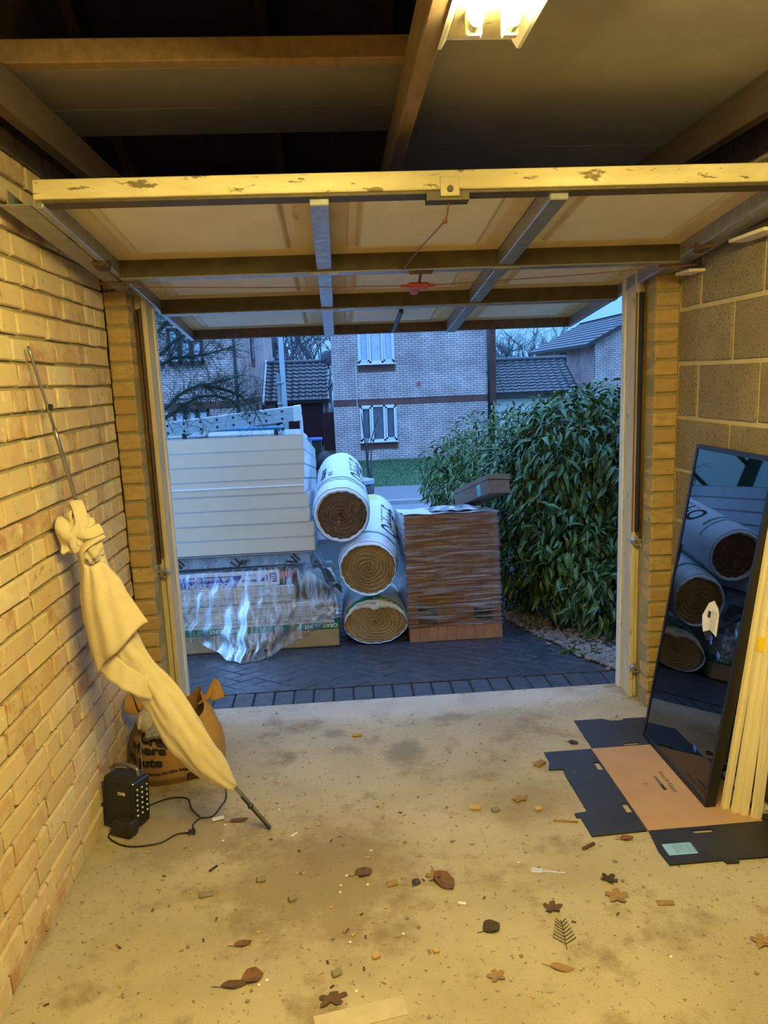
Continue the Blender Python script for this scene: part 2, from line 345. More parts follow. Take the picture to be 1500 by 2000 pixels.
# --- door frame posts
def post(name, x0, x1, side):
    s = side; t = struct(MB().cbox(x0, x1, 3.285, 3.425, -.0, 2.14, .004).build(name, PAINT))
    e = x1 if s < 0 else x0
    # stop bead along the inner edge and the outer stop
    a, b = (e - .016, e + .004) if s < 0 else (e - .004, e + .016)
    MB().cbox(a, b, 3.272, 3.30, 0, 2.14, .003).build('stop_bead', PAINT, t)
    a, b = (e - .001, e + .006) if s < 0 else (e - .006, e + .001)
    MB().box(a, b, 3.40, 3.44, 0, 2.14).build('edge_strip', WHITEP, t)
    return t
jl = post('trim_3', -.862, -.788, -1)
jr = post('trim_4', 1.343, 1.405, 1)
# steel guide tracks, spring rods, brackets
def track(name, x, label, sgn):
    t = thing(name, label, 'door track', (x, 3.262, .82))
    MB().box(-.024, -.018, -.022, .02, 0, 1.07).box(.018, .024, -.022, .02, 0, 1.07).box(-.024, .024, .016, .022, 0, 1.07).build('channel', RUST if sgn < 0 else BLACKP, t)
    MB().tube([(.002, -.004, -.03), (.002, -.004, 1.05)], .011, 8).build('spring_rod', RUST, t, True)
    MB().tube([(-.036 * 1, .004, -.0), (-.036, .004, 1.07)], .0045, 6).build('cable', WIRE, t)
    MB().tube(smoothpath([(0, -.004, -.03), (.01, -.012, -.05), (0, -.02, -.065), (-.008, -.012, -.05), (0, -.004, -.035)], 4), .0035, 6).build('hook', GALV, t)
    MB().cbox(-.062 if sgn < 0 else .028, -.034 if sgn < 0 else .056, -.03, .0, .54, .63, .004).build('clip', GALV, t)
    return t
track('guide_track', -.826, 'rusty vertical steel door track on the left post beside the yellow brick pier', -1)
track('guide_track', 1.372, 'dark vertical steel door track on the right post beside the block wall', 1)
def bracket(name, x, z, label, flip, s=1.0):
    t = thing(name, label, 'bracket', (x, 3.255, z))
    MB().cbox(-.045 * s, .0, -.004, .004, -.016, .016, .003).build('plate', GALV, t)
    MB().tube([(.012, -.012, 0), (.012, .02, 0)], .019, 12).build('roller', GALV, t, False)
    MB().tube([(-.034 * s, -.006, 0), (-.012 * s, -.006, 0)], .0045, 6).build('slot', BLACKP, t)
    MB().tube([(.012, -.018, 0), (.012, -.010, 0)], .008, 6).build('bolt', RUST, t)
    if flip: t.scale = (-1, 1, 1)
bracket('latch_bracket', -.812, .745, 'slotted steel latch bracket low on the left door post', False)
bracket('latch_bracket', 1.362, .775, 'slotted steel latch bracket at mid height on the right door post', True)
bracket('latch_bracket', 1.37, .155, 'small steel latch bracket near the foot of the right door post', True, .9)

# ================================================================== ROOF SPACE
def joist(x0, label, m=None):
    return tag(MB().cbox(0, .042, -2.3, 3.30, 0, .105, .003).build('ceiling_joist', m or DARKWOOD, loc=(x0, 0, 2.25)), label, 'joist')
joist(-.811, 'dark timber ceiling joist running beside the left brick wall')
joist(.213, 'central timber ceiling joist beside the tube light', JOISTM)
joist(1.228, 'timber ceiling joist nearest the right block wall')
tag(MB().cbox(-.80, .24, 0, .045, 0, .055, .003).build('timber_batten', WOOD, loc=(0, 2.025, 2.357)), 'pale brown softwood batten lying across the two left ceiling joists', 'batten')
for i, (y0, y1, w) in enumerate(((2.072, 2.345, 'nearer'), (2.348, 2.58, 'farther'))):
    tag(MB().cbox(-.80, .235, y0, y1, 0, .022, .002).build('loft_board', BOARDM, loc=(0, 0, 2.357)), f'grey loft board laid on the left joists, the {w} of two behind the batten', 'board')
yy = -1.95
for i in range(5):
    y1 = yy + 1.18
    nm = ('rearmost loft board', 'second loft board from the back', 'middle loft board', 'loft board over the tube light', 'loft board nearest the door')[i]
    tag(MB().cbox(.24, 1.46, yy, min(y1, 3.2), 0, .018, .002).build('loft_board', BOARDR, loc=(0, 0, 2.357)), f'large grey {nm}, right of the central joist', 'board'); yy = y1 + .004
    if yy > 3.1: break
RL = math.hypot(3.05, 1.69); RA = math.atan2(1.69, 3.05)
rf = struct(MB().box(XL - .3, XR + .3, -.05, RL + .35, 0, .03).build('ceiling', FELT, loc=(0, .45, 4.07), rot=(-RA, 0, 0)))
struct(MB().box(XL - .3, XR + .3, -RL - .35, .05, 0, .03).build('ceiling', FELT, loc=(0, .45, 4.07), rot=(RA, 0, 0)))
for i, x in enumerate((-.81, -.20, .213, .82, 1.228)):
    w = ('leftmost', 'second from left', 'middle', 'second from right', 'rightmost')[i]
    tag(MB().cbox(0, .04, .0, RL - .05, -.10, -.005, .003).build('rafter', DARKWOOD, loc=(x, .45, 4.07), rot=(-RA, 0, 0)), f'sloping roof rafter in the dark roof space, {w} of five', 'rafter')

# --- twin tube light, the room's only lamp
lt = thing('tube_light', 'twin tube ceiling light with bare glowing tubes beside the central joist', 'light', (.342, -.13, 2.235))
MB().prism([(-.07, .055), (-.085, .03), (-.09, .012), (-.082, .012), (-.07, .03), (.07, .03), (.082, .012), (.09, .012), (.085, .03), (.07, .055)], 0, 1.84, Matrix(((1, 0, 0, 0), (0, 0, 1, 0), (0, 1, 0, 0), (0, 0, 0, 1)))).build('tray', WHITEP, lt)
GLOW = emit('tube_glow', (1.0, .785, .235), LAMP)
for x in (-.036, .036):
    t = MB().tube([(x, .06, 0), (x, 1.68, 0)], .013, 12).build('tube', GLOW, lt, True)
    for a, b in ((.035, .062), (1.678, 1.705)): MB().tube([(x, a, 0), (x, b, 0)], .0145, 12).build('end_cap', WHITEP, t)
    for a, b in ((.02, .04), (1.702, 1.722)): MB().cbox(x - .016, x + .016, a, b, -.018, .034, .003).build('lampholder', WHITEP, lt)
MB().box(-.0695, .0695, .02, 1.82, .028, .0305).build('reflector', PAINT, lt)
for y in (.3, 1.5): MB().cbox(-.03, .03, y - .03, y + .03, .054, .121, .003).build('mounting_block', WOOD, lt)

# ================================================================== UP-AND-OVER DOOR
dr = thing('garage_door', 'open up-and-over garage door with steel frame and yellowed fibreglass panels', 'garage door', (0, 2.18, 2.075), (-math.atan(.243 / 2.09), 0, 0))
X0, X1, LD = -.792, 1.362, 2.104
MB().box(X0 + .02, X1 - .02, .03, LD - .02, .042, .05).build('outer_skin', FIBRE, dr)
MB().cbox(X0, X1, -.012, .022, .0, .052, .003).build('lip_rail', LIPPAINT, dr, label='worn cream painted edge rail')
MB().box(X0 + .005, X1 - .005, .0, .05, -.008, .0).build('lip_return', GALVD, dr)
for x0, x1 in ((X0, X0 + .022), (X1 - .022, X1)): MB().cbox(x0, x1, .0, LD, -.02, .05, .003).build('side_rail', GALV, dr)
MB().cbox(X0, X1, LD - .03, LD, -.018, .05, .003).build('outer_rail', RUST, dr)
for x0, x1 in ((-.048, .008), (.638, .694)): MB().cbox(x0, x1, .02, LD, -.026, .03, .003).build('stile', GALV, dr)
for s in (.70, 1.335):
    MB().box(X0 + .02, X1 - .02, s, s + .006, -.03, .04).build('rail_web', GALVD, dr)
    MB().cbox(X0 + .02, X1 - .02, s + .003, s + .052, -.034, -.026, .002).build('rail_flange', GALV, dr)
    for x in (-.02, .666):
        MB().box(x - .055, x + .055, s + .012, s + .04, -.0365, -.034).build('joint_plate', GALV, dr)
def panel(x0, x1, y0, y1):
    m = MB(); rings = [(0, .0, .032), (.055, .05, .036), (.064, .058, .044), (.085, .075, .044), (.098, .086, .030), (.105, .092, .030)]
    vs = []; fs = []
    for dx, dy, z in rings: vs += [(x0 + dx, y0 + dy, z), (x1 - dx, y0 + dy, z), (x1 - dx, y1 - dy, z), (x0 + dx, y1 - dy, z)]
    for i in range(len(rings) - 1):
        for k in range(4): fs.append((i * 4 + k, i * 4 + (k + 1) % 4, i * 4 + 4 + (k + 1) % 4, i * 4 + 4 + k))
    p = m.add(vs, fs).build('panel', FIBREY, dr)
    a, b, z = rings[-1]
    MB().box(x0 + a, x1 - a, y0 + b, y1 - b, z - .001, z + .004).build('raised_field', FIBREW, p)
xs = (X0 + .022, -.048, .008, .638, .694, X1 - .022); ys = (.05, .70, .706, 1.335, 1.341, LD - .03)
for i in range(3):
    for k in range(3): panel(xs[2 * i], xs[2 * i + 1], ys[2 * k], ys[2 * k + 1])
lk = MB().cbox(.318, .372, -.020, -.012, -.022, .032, .002).build('lock_plate', PAINT, dr, label='square cream lock plate on the edge rail')
MB().tube([(.345, -.026, -.004), (.345, -.018, -.004)], .009, 10).build('keyhole', BLACKP, lk)
MB().box(.28, .40, -.01, .03, -.03, -.008).build('lock_box', GALVD, dr)
MB().tube(smoothpath([(.345, .01, -.03), (.343, .06, -.058), (.338, .09, -.062), (.30, .45, -.04), (.275, .70, -.034)], 5), .0025, 5).ball((.342, .07, -.062), .008).build('pull_cord', WIRE, dr)
rh = MB().cbox(.30, .385, .80, .845, -.075, -.055, .006).cbox(.318, .352, .845, .92, -.078, -.062, .007, Matrix.Rotation(0, 4, 'X')).cbox(.272, .31, .812, .83, -.07, -.06, .003).cbox(.375, .412, .812, .83, -.07, -.06, .003).build('release_handle', RED, dr, label='red plastic release handle')
MB().tube([(.345, .80, -.06), (.345, .73, -.034)], .006, 6).cbox(.30, .39, .722, .74, -.042, -.032, .003).build('handle_bracket', RUST, rh)
for a, b in (((.27, .82, -.064), (X0 - .03, .77, -.045)), ((.415, .82, -.064), (X1 + .03, .72, -.045))):
    MB().tube([a, Vector(a).lerp(Vector(b), .5) + Vector((0, 0, -.004)), b], .0022, 5).build('latch_cable', WIRE, dr)
MB().cbox(.315, .338, 1.40, 1.92, -.05, -.03, .008).build('pull_lever', BLACKP, dr, label='black pull lever')
for x, s in ((X0, -1), (X1, 1)):
    MB().tube([(x + s * .02, .56, -.02), (x - s * .03, .56, -.02)], .014, 10).cbox(x - .02, x + .02, .52, .60, -.034, -.018, .003).build('pivot', RUST, dr)
    MB().tube([(x + s * .07, .75, -.035), (x - s * .08, .75, -.035)], .006, 6).build('latch_rod', RUST, dr)
# lifting arms beside the door
for sx in (-1, 1):
    x = -.835 if sx < 0 else 1.402
    MB().prism([(x - .05, .0), (x + .03, .0), (x + .03, 1.06), (x - .022, 1.06)], -.012, -.008).box(x - .03, x - .026, 0, 1.06, -.008, .03).build('lifting_arm', GALV, dr)
for y0, y1, w in ((2.42, 2.64, 'nearer'), (2.93, 3.05, 'farther')):
    tag(MB().cbox(-.035, .035, 0, y1 - y0, 0, .012, .002).build('timber_packer', PUTTY, loc=(1.44, y0, 1.985 - .11 * (y0 - 2.42))), f'pale packing strip under the door runner at the right wall, {w} of two', 'packer')

# ================================================================== THINGS IN THE GARAGE
def sheet(name, outlines, t, material, parent=None, z=0, loc=None, **props):
    c = bpy.data.curves.new(name, 'CURVE'); c.dimensions = '2D'; c.fill_mode = 'BOTH'; c.extrude = t / 2
    for ol in outlines:
        sp = c.splines.new('POLY'); sp.points.add(len(ol) - 1); sp.use_cyclic_u = True
        for p, q in zip(sp.points, ol): p.co = (q[0], q[1], 0, 1)
    o = bpy.data.objects.new(name, c); col.objects.link(o); bpy.context.view_layer.update()
    me = bpy.data.meshes.new_from_object(o); bpy.data.objects.remove(o); bpy.data.curves.remove(c)
    me.materials.clear(); me.materials.append(material)
    for v in me.vertices: v.co.z += z + t / 2
    return obj(name, me, parent, loc, **props)
def rrect(x0, x1, y0, y1, r=.008, n=4):
    o = []
    for cx, cy, a in ((x1 - r, y1 - r, 0), (x0 + r, y1 - r, 90), (x0 + r, y0 + r, 180), (x1 - r, y0 + r, 270)):
        for k in range(n + 1):
            q = math.radians(a + 90 * k / n); o.append((cx + r * math.cos(q), cy + r * math.sin(q)))
    return o

# --- flattened box on the floor
bx = thing('flattened_box', 'flattened black and brown cardboard box lying under the glazed panel', 'cardboard', (0, 0, .001))
cp = MB().cbox(.992, 1.40, 2.232, 2.803, 0, .006, .001).build('centre_panel', CARD, bx, label='plain brown card centre')
sheet('side_flap', [[(.79, 2.80), (.99, 2.803), (.988, 2.232), (.793, 2.224), (.79, 2.335), (.776, 2.338), (.776, 2.360), (.826, 2.366), (.822, 2.612), (.828, 2.66), (.77, 2.664), (.79, 2.725)],
      rrect(.962, .984, 2.636, 2.694, .005), rrect(.961, .983, 2.342, 2.398, .005)], .005, CORR, bx)
sheet('far_flap', [[(1.002, 3.061), (1.13, 3.062), (1.165, 3.036), (1.214, 3.034), (1.226, 3.05), (1.42, 3.046), (1.42, 2.806), (.998, 2.806)], rrect(1.138, 1.204, 2.812, 2.83, .006)], .005, CORR, bx)
sheet('near_flap', [[(.992, 2.228), (1.455, 2.236), (1.455, 2.050), (1.21, 2.052), (1.205, 2.036), (1.165, 2.036), (1.160, 2.053), (.984, 2.05), (.979, 2.12)], rrect(1.135, 1.205, 2.196, 2.214, .006)], .006, CORR, bx)
sheet('wall_flap', [[(1.402, 2.80), (1.468, 2.80), (1.468, 2.24), (1.402, 2.24)]], .005, CORR, bx)
lb = MB().box(1.002, 1.099, 2.092, 2.15, .0062, .0068).build('sticker', SKYP, bx, label='pale blue printed sticker')
for k in range(5): text('SORT 41 82 0%d  BOX FLAT' % k, .008, GREYINK, lb, lambda x, y, k=k: (1.03 + x * .8, 2.138 - k * .009 + y, .0072))
text('Smurfit Kappa', .026, INK, cp, lambda x, y: (1.182 + y, 2.59 - x, .0065), align='LEFT')
MB().box(1.150, 1.163, 2.462, 2.50, .006, .0065).build('print_block', INK, cp); MB().box(1.150, 1.163, 2.50, 2.56, .006, .0064).build('print_block', GREYINK, cp)
text('=', .03, INK, cp, lambda x, y: (1.09 + y, 2.52 - x, .0065))

# --- glazed panel leaning on the right wall
LEAN = math.atan2(.195, 1.25)
gp = thing('glazed_panel', 'tall black framed dark glass panel leaning against the block wall', 'glass panel', (1.243, 2.335, .008), (0, LEAN, 0))
H, G, T = 1.262, .545, .038
FR = mat('black_frame', (.006, .006, .008), None, rough=.4)
for a in ((0, T, 0, G, 0, .018), (0, T, 0, G, H - .018, H), (0, T, 0, .014, .018, H - .018), (0, T, G - .014, G, .018, H - .018)): MB().box(*a).build('frame_bar', FR, gp)
PANE = glassmat('tinted_glass', (.20, .24, .30), .015, 2.0)
MB().box(.003, .007, .014, G - .014, .018, H - .018).build('pane', PANE, gp)
MB().box(.030, .034, .014, G - .014, .018, H - .018).build('pane', mat('dark_backing_glass', (.012, .016, .024), None, rough=.1), gp)
SPC = mat('dark_spacer', (.02, .024, .032), None, rough=.35)
for a in ((.010, .028, .014, .075, .018, H - .018), (.010, .028, G - .05, G - .014, .018, H - .018), (.010, .028, .075, G - .05, .018, .05), (.010, .028, .075, G - .05, H - .05, H - .018)): MB().box(*a).build('spacer', SPC, gp)
def on_pane(poly, x, t, m, name, lab=None): return MB().prism(poly, x - t, x, Matrix(((0, 0, 1, 0), (1, 0, 0, 0), (0, 1, 0, 0), (0, 0, 0, 1)))).build(name, m, gp, label=lab)
for q in ([(.276, .728), (.256, .74), (.225, .715), (.235, .58), (.268, .58)], [(.205, .745), (.178, .738), (.17, .60), (.20, .60)]): on_pane(q, .0090, .0004, BEIGE, 'tape_strip', 'beige tape strip')
st = on_pane([(.262, .635), (.232, .692), (.20, .71), (.165, .69), (.152, .672), (.143, .59), (.19, .60), (.235, .578), (.25, .60)], .0015, .0006, PAPERW, 'paper_sticker', 'torn white paper sticker')
for k in range(5): text('DGU 041 2350 x 92 mm glass', .010, GREYINK, st, lambda x, y, k=k: (.0004, .185 - k * .008 + y * .8 + .01, .60 + x * .62), align='LEFT')
MB().box(.0003, .0008, .205, .225, .64, .665).build('print_block', INK, st)
on_pane([(.235, .58), (.19, .602), (.16, .575), (.20, .555)], .0014, .0005, BLACKP, 'label_stub')
on_pane([(.178, .588), (.162, .582), (.160, .552), (.176, .556)], .0009, .0005, BTAPE, 'blue_mark')
for a in ([(.118, .548), (.095, .536), (.098, .518), (.116, .526)], [(.150, .172), (.126, .160), (.128, .142), (.150, .150)]): on_pane(a, .0025, .0006, BTAPE, 'blue_tab', 'small blue adhesive tab')

# --- pvc trims leaning beside it
def trim(x, y, lean, ln, w, t, label, tapez=None, yaw=0):
    o = thing('pvc_trim', label, 'trim strip', (x, y, .007), (0, lean, yaw))
    MB().prism([(0, 0), (w, 0), (w, t), (w * .72, t), (w * .66, t * .55), (w * .3, t * .55), (w * .24, t), (0, t)], 0, ln).build('strip', PUTTY, o)
    MB().cbox(w * .42, w * .50, -.0015, 0, .0, ln, .0005).build('ridge', PUTTY, o)
    if tapez: MB().cbox(-.002, w + .002, -.0025, t + .002, tapez, tapez + .05, .001).build('yellow_tape', YTAPE, o)
trim(1.300, 2.318, .118, 1.45, .024, .016, 'slim cream trim strip leaning closest to the black frame')
trim(1.322, 2.290, .104, 1.42, .026, .014, 'cream trim strip with yellow tape, second from the black frame', .60)
trim(1.346, 2.272, .092, 1.40, .022, .014, 'cream trim strip in the middle of the leaning bundle')
trim(1.372, 2.252, .066, 1.38, .034, .013, 'broadest cream trim strip at the near side of the bundle, with yellow tape', .62)
trim(1.402, 2.285, .045, 1.2, .022, .012, 'short cream trim strip nearest the block wall')
o = thing('pvc_trim', 'short white trim offcut lying on the black flap', 'trim strip', (1.424, 2.275, .0065), (0, 0, .05))
MB().prism([(0, 0), (.028, 0), (.03, .016), (.022, .022), (.006, .022), (-.002, .014)], 0, .25, Matrix(((1, 0, 0, 0), (0, 0, 1, 0), (0, 1, 0, 0), (0, 0, 0, 1)))).build('strip', WHITEP, o)
MB().box(.006, .02, -.0004, .002, .004, .014).build('hollow_end', GREYP, o)

# --- pole and dust sheet
pl = thing('telescopic_pole', 'thin grey steel pole leaning on the brick wall through a dust sheet', 'pole', (0, 0, 0))
pp = smoothpath([(-.902, 2.298, 1.697), (-.874, 2.352, 1.45), (-.848, 2.40, 1.205), (-.815, 2.41, 1.0), (-.762, 2.41, .74), (-.672, 2.41, .56), (-.572, 2.41, .372), (-.418, 2.41, .165), (-.311, 2.41, .006)], 6)
MB().tube(pp[:7], .0048, 8).build('upper_tube', STEEL, pl, True); MB().tube(pp[6:], .0068, 8).build('lower_tube', STEEL, pl, True)
MB().cbox(-.888, -.868, 2.335, 2.352, 1.505, 1.525, .004).build('clip', BLACKP, pl); MB().ball((-.373, 2.405, .098), (.011, .011, .011)).build('clamp_knob', BLACKP, pl)
MB().box(-.004, .004, -.008, .008, 0, .16).build('flat_end', mat('dark_bar', (.05, .05, .05), None, rough=.5, metal=.5), pl, loc=(-.311, 2.41, .004), rot=(0, -.60, 0))
RS_ = [1.0, .95, .85, .8, .78, .78, .82, .84, .84, .84, .84, .9, 1.0]
ds = thing('dust_sheet', 'cream cotton dust sheet knotted and hanging twisted round the leaning pole', 'dust sheet', (0, 0, 0))
C_ = [(-.842, 2.402, 1.11, .034), (-.826, 2.395, 1.06, .037), (-.811, 2.39, .987, .05), (-.795, 2.385, .898, .070), (-.778, 2.38, .809, .076), (-.755, 2.38, .727, .074), (-.705, 2.38, .643, .070), (-.655, 2.38, .567, .069), (-.603, 2.38, .47, .076), (-.556, 2.385, .372, .078), (-.508, 2.39, .285, .068), (-.464, 2.40, .218, .042), (-.425, 2.41, .172, .014)]
cp_ = smoothpath([c[:3] for c in C_], 6); cr_ = [interp(list(range(len(C_))), [c[3] * k for c, k in zip(C_, RS_)], i / 6) for i in range(len(cp_))]
NS = 44
def sheetpt(i, k):
    p = cp_[i]; q = 2 * PI * k / NS; t = (cp_[min(i + 1, len(cp_) - 1)] - cp_[max(i - 1, 0)]).normalized()
    a = Vector((0, -1, 0)); a = (a - t * a.dot(t)).normalized(); b = t.cross(a)
    s = i / len(cp_); r = cr_[i]
    f = 1 + .10 * math.sin(5 * q + 9 * s) + .06 * math.sin(9 * q - 14 * s + 1) + .05 * math.sin(3 * q + 26 * s) + .03 * math.sin(13 * q + 31 * s)
    return p + b * math.cos(q) * r * f + a * math.sin(q) * r * .62 * f + Vector((0, 0, .004 * math.sin(40 * s + 3 * q)))
vs = []; fs = []
for i in range(len(cp_)):
    for k in range(NS): vs.append(sheetpt(i, k))
for i in range(len(cp_) - 1):
    for k in range(NS): fs.append((i * NS + k, i * NS + (k + 1) % NS, (i + 1) * NS + (k + 1) % NS, (i + 1) * NS + k))
MB().add(vs, fs).build('cloth_roll', CANVAS, ds, True)
# outer wrap whose corner hangs free to the left
def flap(u, v):
    # u across (left 0 -> right 1), v down
    zt = lerp(1.02, .735, v); cx = interp([0, .5, 1], [-.802, -.782, -.738], v); hw = interp([0, .3, 1], [.036, .066, .088], v)
    x = cx + (u - .46) * 2 * hw; y = 2.345 - .055 * math.sin(PI * min(max(u * .9 + .05, 0), 1)) * interp([0, 1], [.6, 1], v) + .004 * math.sin(18 * u + 5 * v)
    z = zt - (.08 * (1 - u) ** 1.6 - .08 * u) * v + .006 * math.sin(9 * u)
    return (x, y, z)
fo = MB().grid(flap, 26, 22).build('hanging_corner', CANVAS, ds, True); md = fo.modifiers.new('thickness', 'SOLIDIFY'); md.thickness = .003
def flap2(u, v):
    x = lerp(-.820, -.66, u) + .02 * v; z = lerp(.66, .545, u) + lerp(.0, .085, v) * (1 - .3 * u); y = 2.338 + .02 * v - .03 * math.sin(PI * u) + .003 * math.sin(22 * u)
    return (x, y, z)
fo = MB().grid(flap2, 18, 8).build('hanging_corner', CANVAS, ds, True); md = fo.modifiers.new('thickness', 'SOLIDIFY'); md.thickness = .003
# knot: crossing loops of cloth above
def loop(name, pts, r, flat):
    return MB().tube(smoothpath(pts, 7), r, 12, flat=flat).build(name, CANVAS, ds, True)
loop('knot_fold', [(-.846, 2.385, 1.215), (-.828, 2.358, 1.185), (-.822, 2.345, 1.145), (-.845, 2.338, 1.105), (-.838, 2.35, 1.06)], .021, .30)
loop('knot_fold', [(-.858, 2.388, 1.20), (-.862, 2.36, 1.16), (-.838, 2.342, 1.125), (-.80, 2.338, 1.118), (-.768, 2.362, 1.128)], .019, .35)
loop('knot_fold', [(-.772, 2.37, 1.10), (-.80, 2.340, 1.088), (-.826, 2.338, 1.065), (-.836, 2.36, 1.03)], .022, .40)
def crumple(c, r, seed, nu=44, nv=26):
    q = random.Random(seed); p = [q.uniform(0, 6) for _ in range(6)]
    def fn(u, v):
        a = 2 * PI * u; b = -PI / 2 + PI * v
        k = .78 + .20 * abs(math.sin(2.5 * a + 2 * b + p[0])) + .13 * abs(math.sin(4 * b - 3 * a + p[1])) + .05 * math.sin(9 * a + 5 * b + p[2])
        return (c[0] + r[0] * k * math.cos(b) * math.cos(a), c[1] + r[1] * k * math.cos(b) * math.sin(a), c[2] + r[2] * k * math.sin(b))
    return MB().grid(fn, nu, nv).build('knot_bundle', CANVAS, ds, True)
crumple((-.838, 2.375, 1.115), (.05, .042, .062), 1); crumple((-.872, 2.38, 1.115), (.036, .036, .055), 2); crumple((-.808, 2.375, 1.06), (.034, .036, .05), 3)
def tuft(u, v):
    x = lerp(-.85, -.904, v) + .018 * u * v; z = lerp(1.19, 1.06, u) - .03 * v + .02 * math.sin(8 * u) * v; y = 2.372 - .03 * math.sin(PI * u) - .012 * math.sin(13 * u + 5 * v)
    return (x, y, z)
fo = MB().grid(tuft, 22, 14).build('knot_tail', CANVAS, ds, True); md = fo.modifiers.new('thickness', 'SOLIDIFY'); md.thickness = .008

# --- jute bag
bg = thing('jute_bag', 'brown jute shopping bag printed with black lettering, standing in the corner', 'bag', (-.722, 2.87, 0), (0, 0, math.radians(14)))
def bagab(z):
    t = z / .33
    return interp([0, .12, .5, .8, 1.0], [.165, .190, .182, .145, .11], t), interp([0, .12, .5, .8, 1.0], [.105, .13, .12, .075, .05], t)
def bagpt(q, z, off=0):
    a, b = bagab(z); c, s_ = math.cos(q), math.sin(q); n = 2.5
    k = (abs(c) ** n + abs(s_) ** n) ** (-1 / n)
    wv = 1 + .018 * math.sin(6 * q + 20 * z) + .012 * math.sin(11 * q - 30 * z)
    return ((a + off) * c * k * wv, (b + off) * s_ * k * wv, z)
def bagfn(u, v):
    q = 2 * PI * u; top = .285 + .055 * abs(math.cos(q)) ** 2.5 - .07 * max(0, -math.sin(q)) ** 2 + (.012 * math.sin(3 * q))
    return bagpt(q, .002 + v * top)
MB().grid(bagfn, 64, 26).build('body', JUTE, bg, True)
MB().prism([bagpt(2 * PI * k / 40, .003)[:2] for k in range(40)], .001, .006).build('base', JUTE, bg)
def earfn(x0, sg):
    return lambda u, v: (x0 + sg * (.01 + .05 * v) + .06 * (u - .5), -.02 + .03 * math.sin(PI * u), .28 + .085 * v * math.sin(PI * min(.98, u * .9 + .08)) + .01 * u)
for x0, sg in ((-.105, -1), (.115, 1)):
    e = MB().grid(earfn(x0, sg), 10, 8).build('top_corner', JUTE, bg, True); md = e.modifiers.new('t', 'SOLIDIFY'); md.thickness = .004
def bagtext(s, size, x, z, slope=0, bold=0.0, bend=0):
    def fn(tx, ty):
        zz = z + ty + slope * tx + bend * tx * tx; xx = x + tx
        return bagpt(-PI / 2 + xx / .15, max(.008, zz), .004)
    return text(s, size, INK, bg, fn, bold)
bagtext('Credit', .050, -.125, .196, -.34, .0022)
bagtext('where', .050, -.165, .170, -.36, .0022, .9)
bagtext("it's jute", .048, -.190, .110, -.16, .0022, .4)
bagtext('(no plastic in this bag)', .018, -.130, .062, -.03, .0005, .35)
def lg(u, v, x0=.02, z0=.012, w=.046, off=.004):
    return bagpt(-PI / 2 + (x0 + u * w) / .15, z0 + v * w * .85, off)
logo = MB().grid(lambda u, v: lg(u, v), 8, 8).build('logo_square', INK, bg)
def ringpt(u, v): q = 2 * PI * u; r = .37 + .04 * v; return lg(.5 + r * math.cos(q), .48 + r * math.sin(q), off=.0055)
MB().grid(ringpt, 28, 1).build('logo_ring', JUTE, logo)
text('LiDL', .018, JUTE, logo, lambda x, y: lg(.5 + x / .05, .34 + y / .045, off=.006), .0006, align='CENTER')
tag(MB().cbox(-.045, .045, -.03, .03, 0, .012, .003).cbox(-.04, .048, -.028, .028, .013, .022, .003).build('magazine', mat('grey_magazine', (.16, .16, .17), (.5, .5, .5), 40, .4), loc=(-.765, 2.752, .236), rot=(.8, -.25, -.2)), 'folded grey magazine poking out of the jute bag', 'magazine')
m = MB().ball((0, 0, 0), (.034, .024, .046), 16, 12, jit=.14)
tag(m.build('plastic_carrier', mat('pale_carrier', (.62, .56, .46), (.5, .44, .34), 9, .5), smooth=True, loc=(-.812, 2.765, .272)), 'crumpled pale carrier bag tucked in the jute bag opening', 'bag')
tag(MB().tube(smoothpath([(-.03, 0, -.03), (-.015, -.012, .03), (.02, -.02, .05), (.06, -.015, .035)], 5), .008, 6, flat=.25).build('cloth_strap', PAPERW, loc=(-.80, 2.745, .285)), 'white cloth strap looped over the jute bag opening', 'strap')

# --- radio
rd = thing('radio', 'black portable radio with carry handle on the floor by the brick wall', 'radio', (-.838, 2.505, .0), (-.10, 0, math.radians(-24)))
MB().cbox(-.066, .066, -.045, .042, .004, .195, .014).build('body', BLACKP, rd)
MB().cbox(-.058, .058, -.049, -.043, .02, .182, .003).build('speaker_face', mat('speaker_cloth', (.01, .01, .011), (.018, .018, .018), 200, .8, .5, 300), rd)
MB().cbox(.058, .074, -.05, .04, .015, .185, .005).build('control_panel', BLACKG, rd)
hd = MB().tube(smoothpath([(-.055, 0, .19), (-.05, 0, .216), (0, 0, .226), (.05, 0, .216), (.055, 0, .19)], 5), .007, 8).build('handle', mat('satin_grey', (.22, .22, .24), None, rough=.3, metal=.6), rd, True)
for a in range(3):
    for b in range(6): MB().tube([(.074, -.03 + a * .026, .06 + b * .019), (.0765, -.03 + a * .026, .06 + b * .019)], .0036, 8).build('button', WHITEP, rd)
MB().tube([(.055, .025, .19), (.048, .03, .315)], .0016, 6).build('aerial', GALV, rd)
MB().cbox(.0, .085, -.085, -.035, .002, .055, .010).build('foot_block', BLACKP, rd)
text('DAB', .016, WHITEP, rd, lambda x, y: (.006 + x, -.0498, .135 + y), .0006)
MB().tube([(-.066, 0, .075), (-.082, 0, .075)], .018, 10).build('dial', BLACKP, rd)
cbp = smoothpath([(-.845, 2.47, .012), (-.883, 2.432, .004), (-.80, 2.365, .004), (-.693, 2.368, .004), (-.641, 2.414, .004), (-.588, 2.42, .006), (-.592, 2.47, .004), (-.571, 2.505, .004), (-.531, 2.51, .004), (-.509, 2.573, .004), (-.495, 2.62, .012), (-.505, 2.66, .05)], 6)
cb = thing('power_cable', 'thin black power cable trailing across the floor from the radio', 'cable', (0, 0, 0))
MB().tube(cbp, .003, 6).build('main_lead', BLACKP, cb, True)
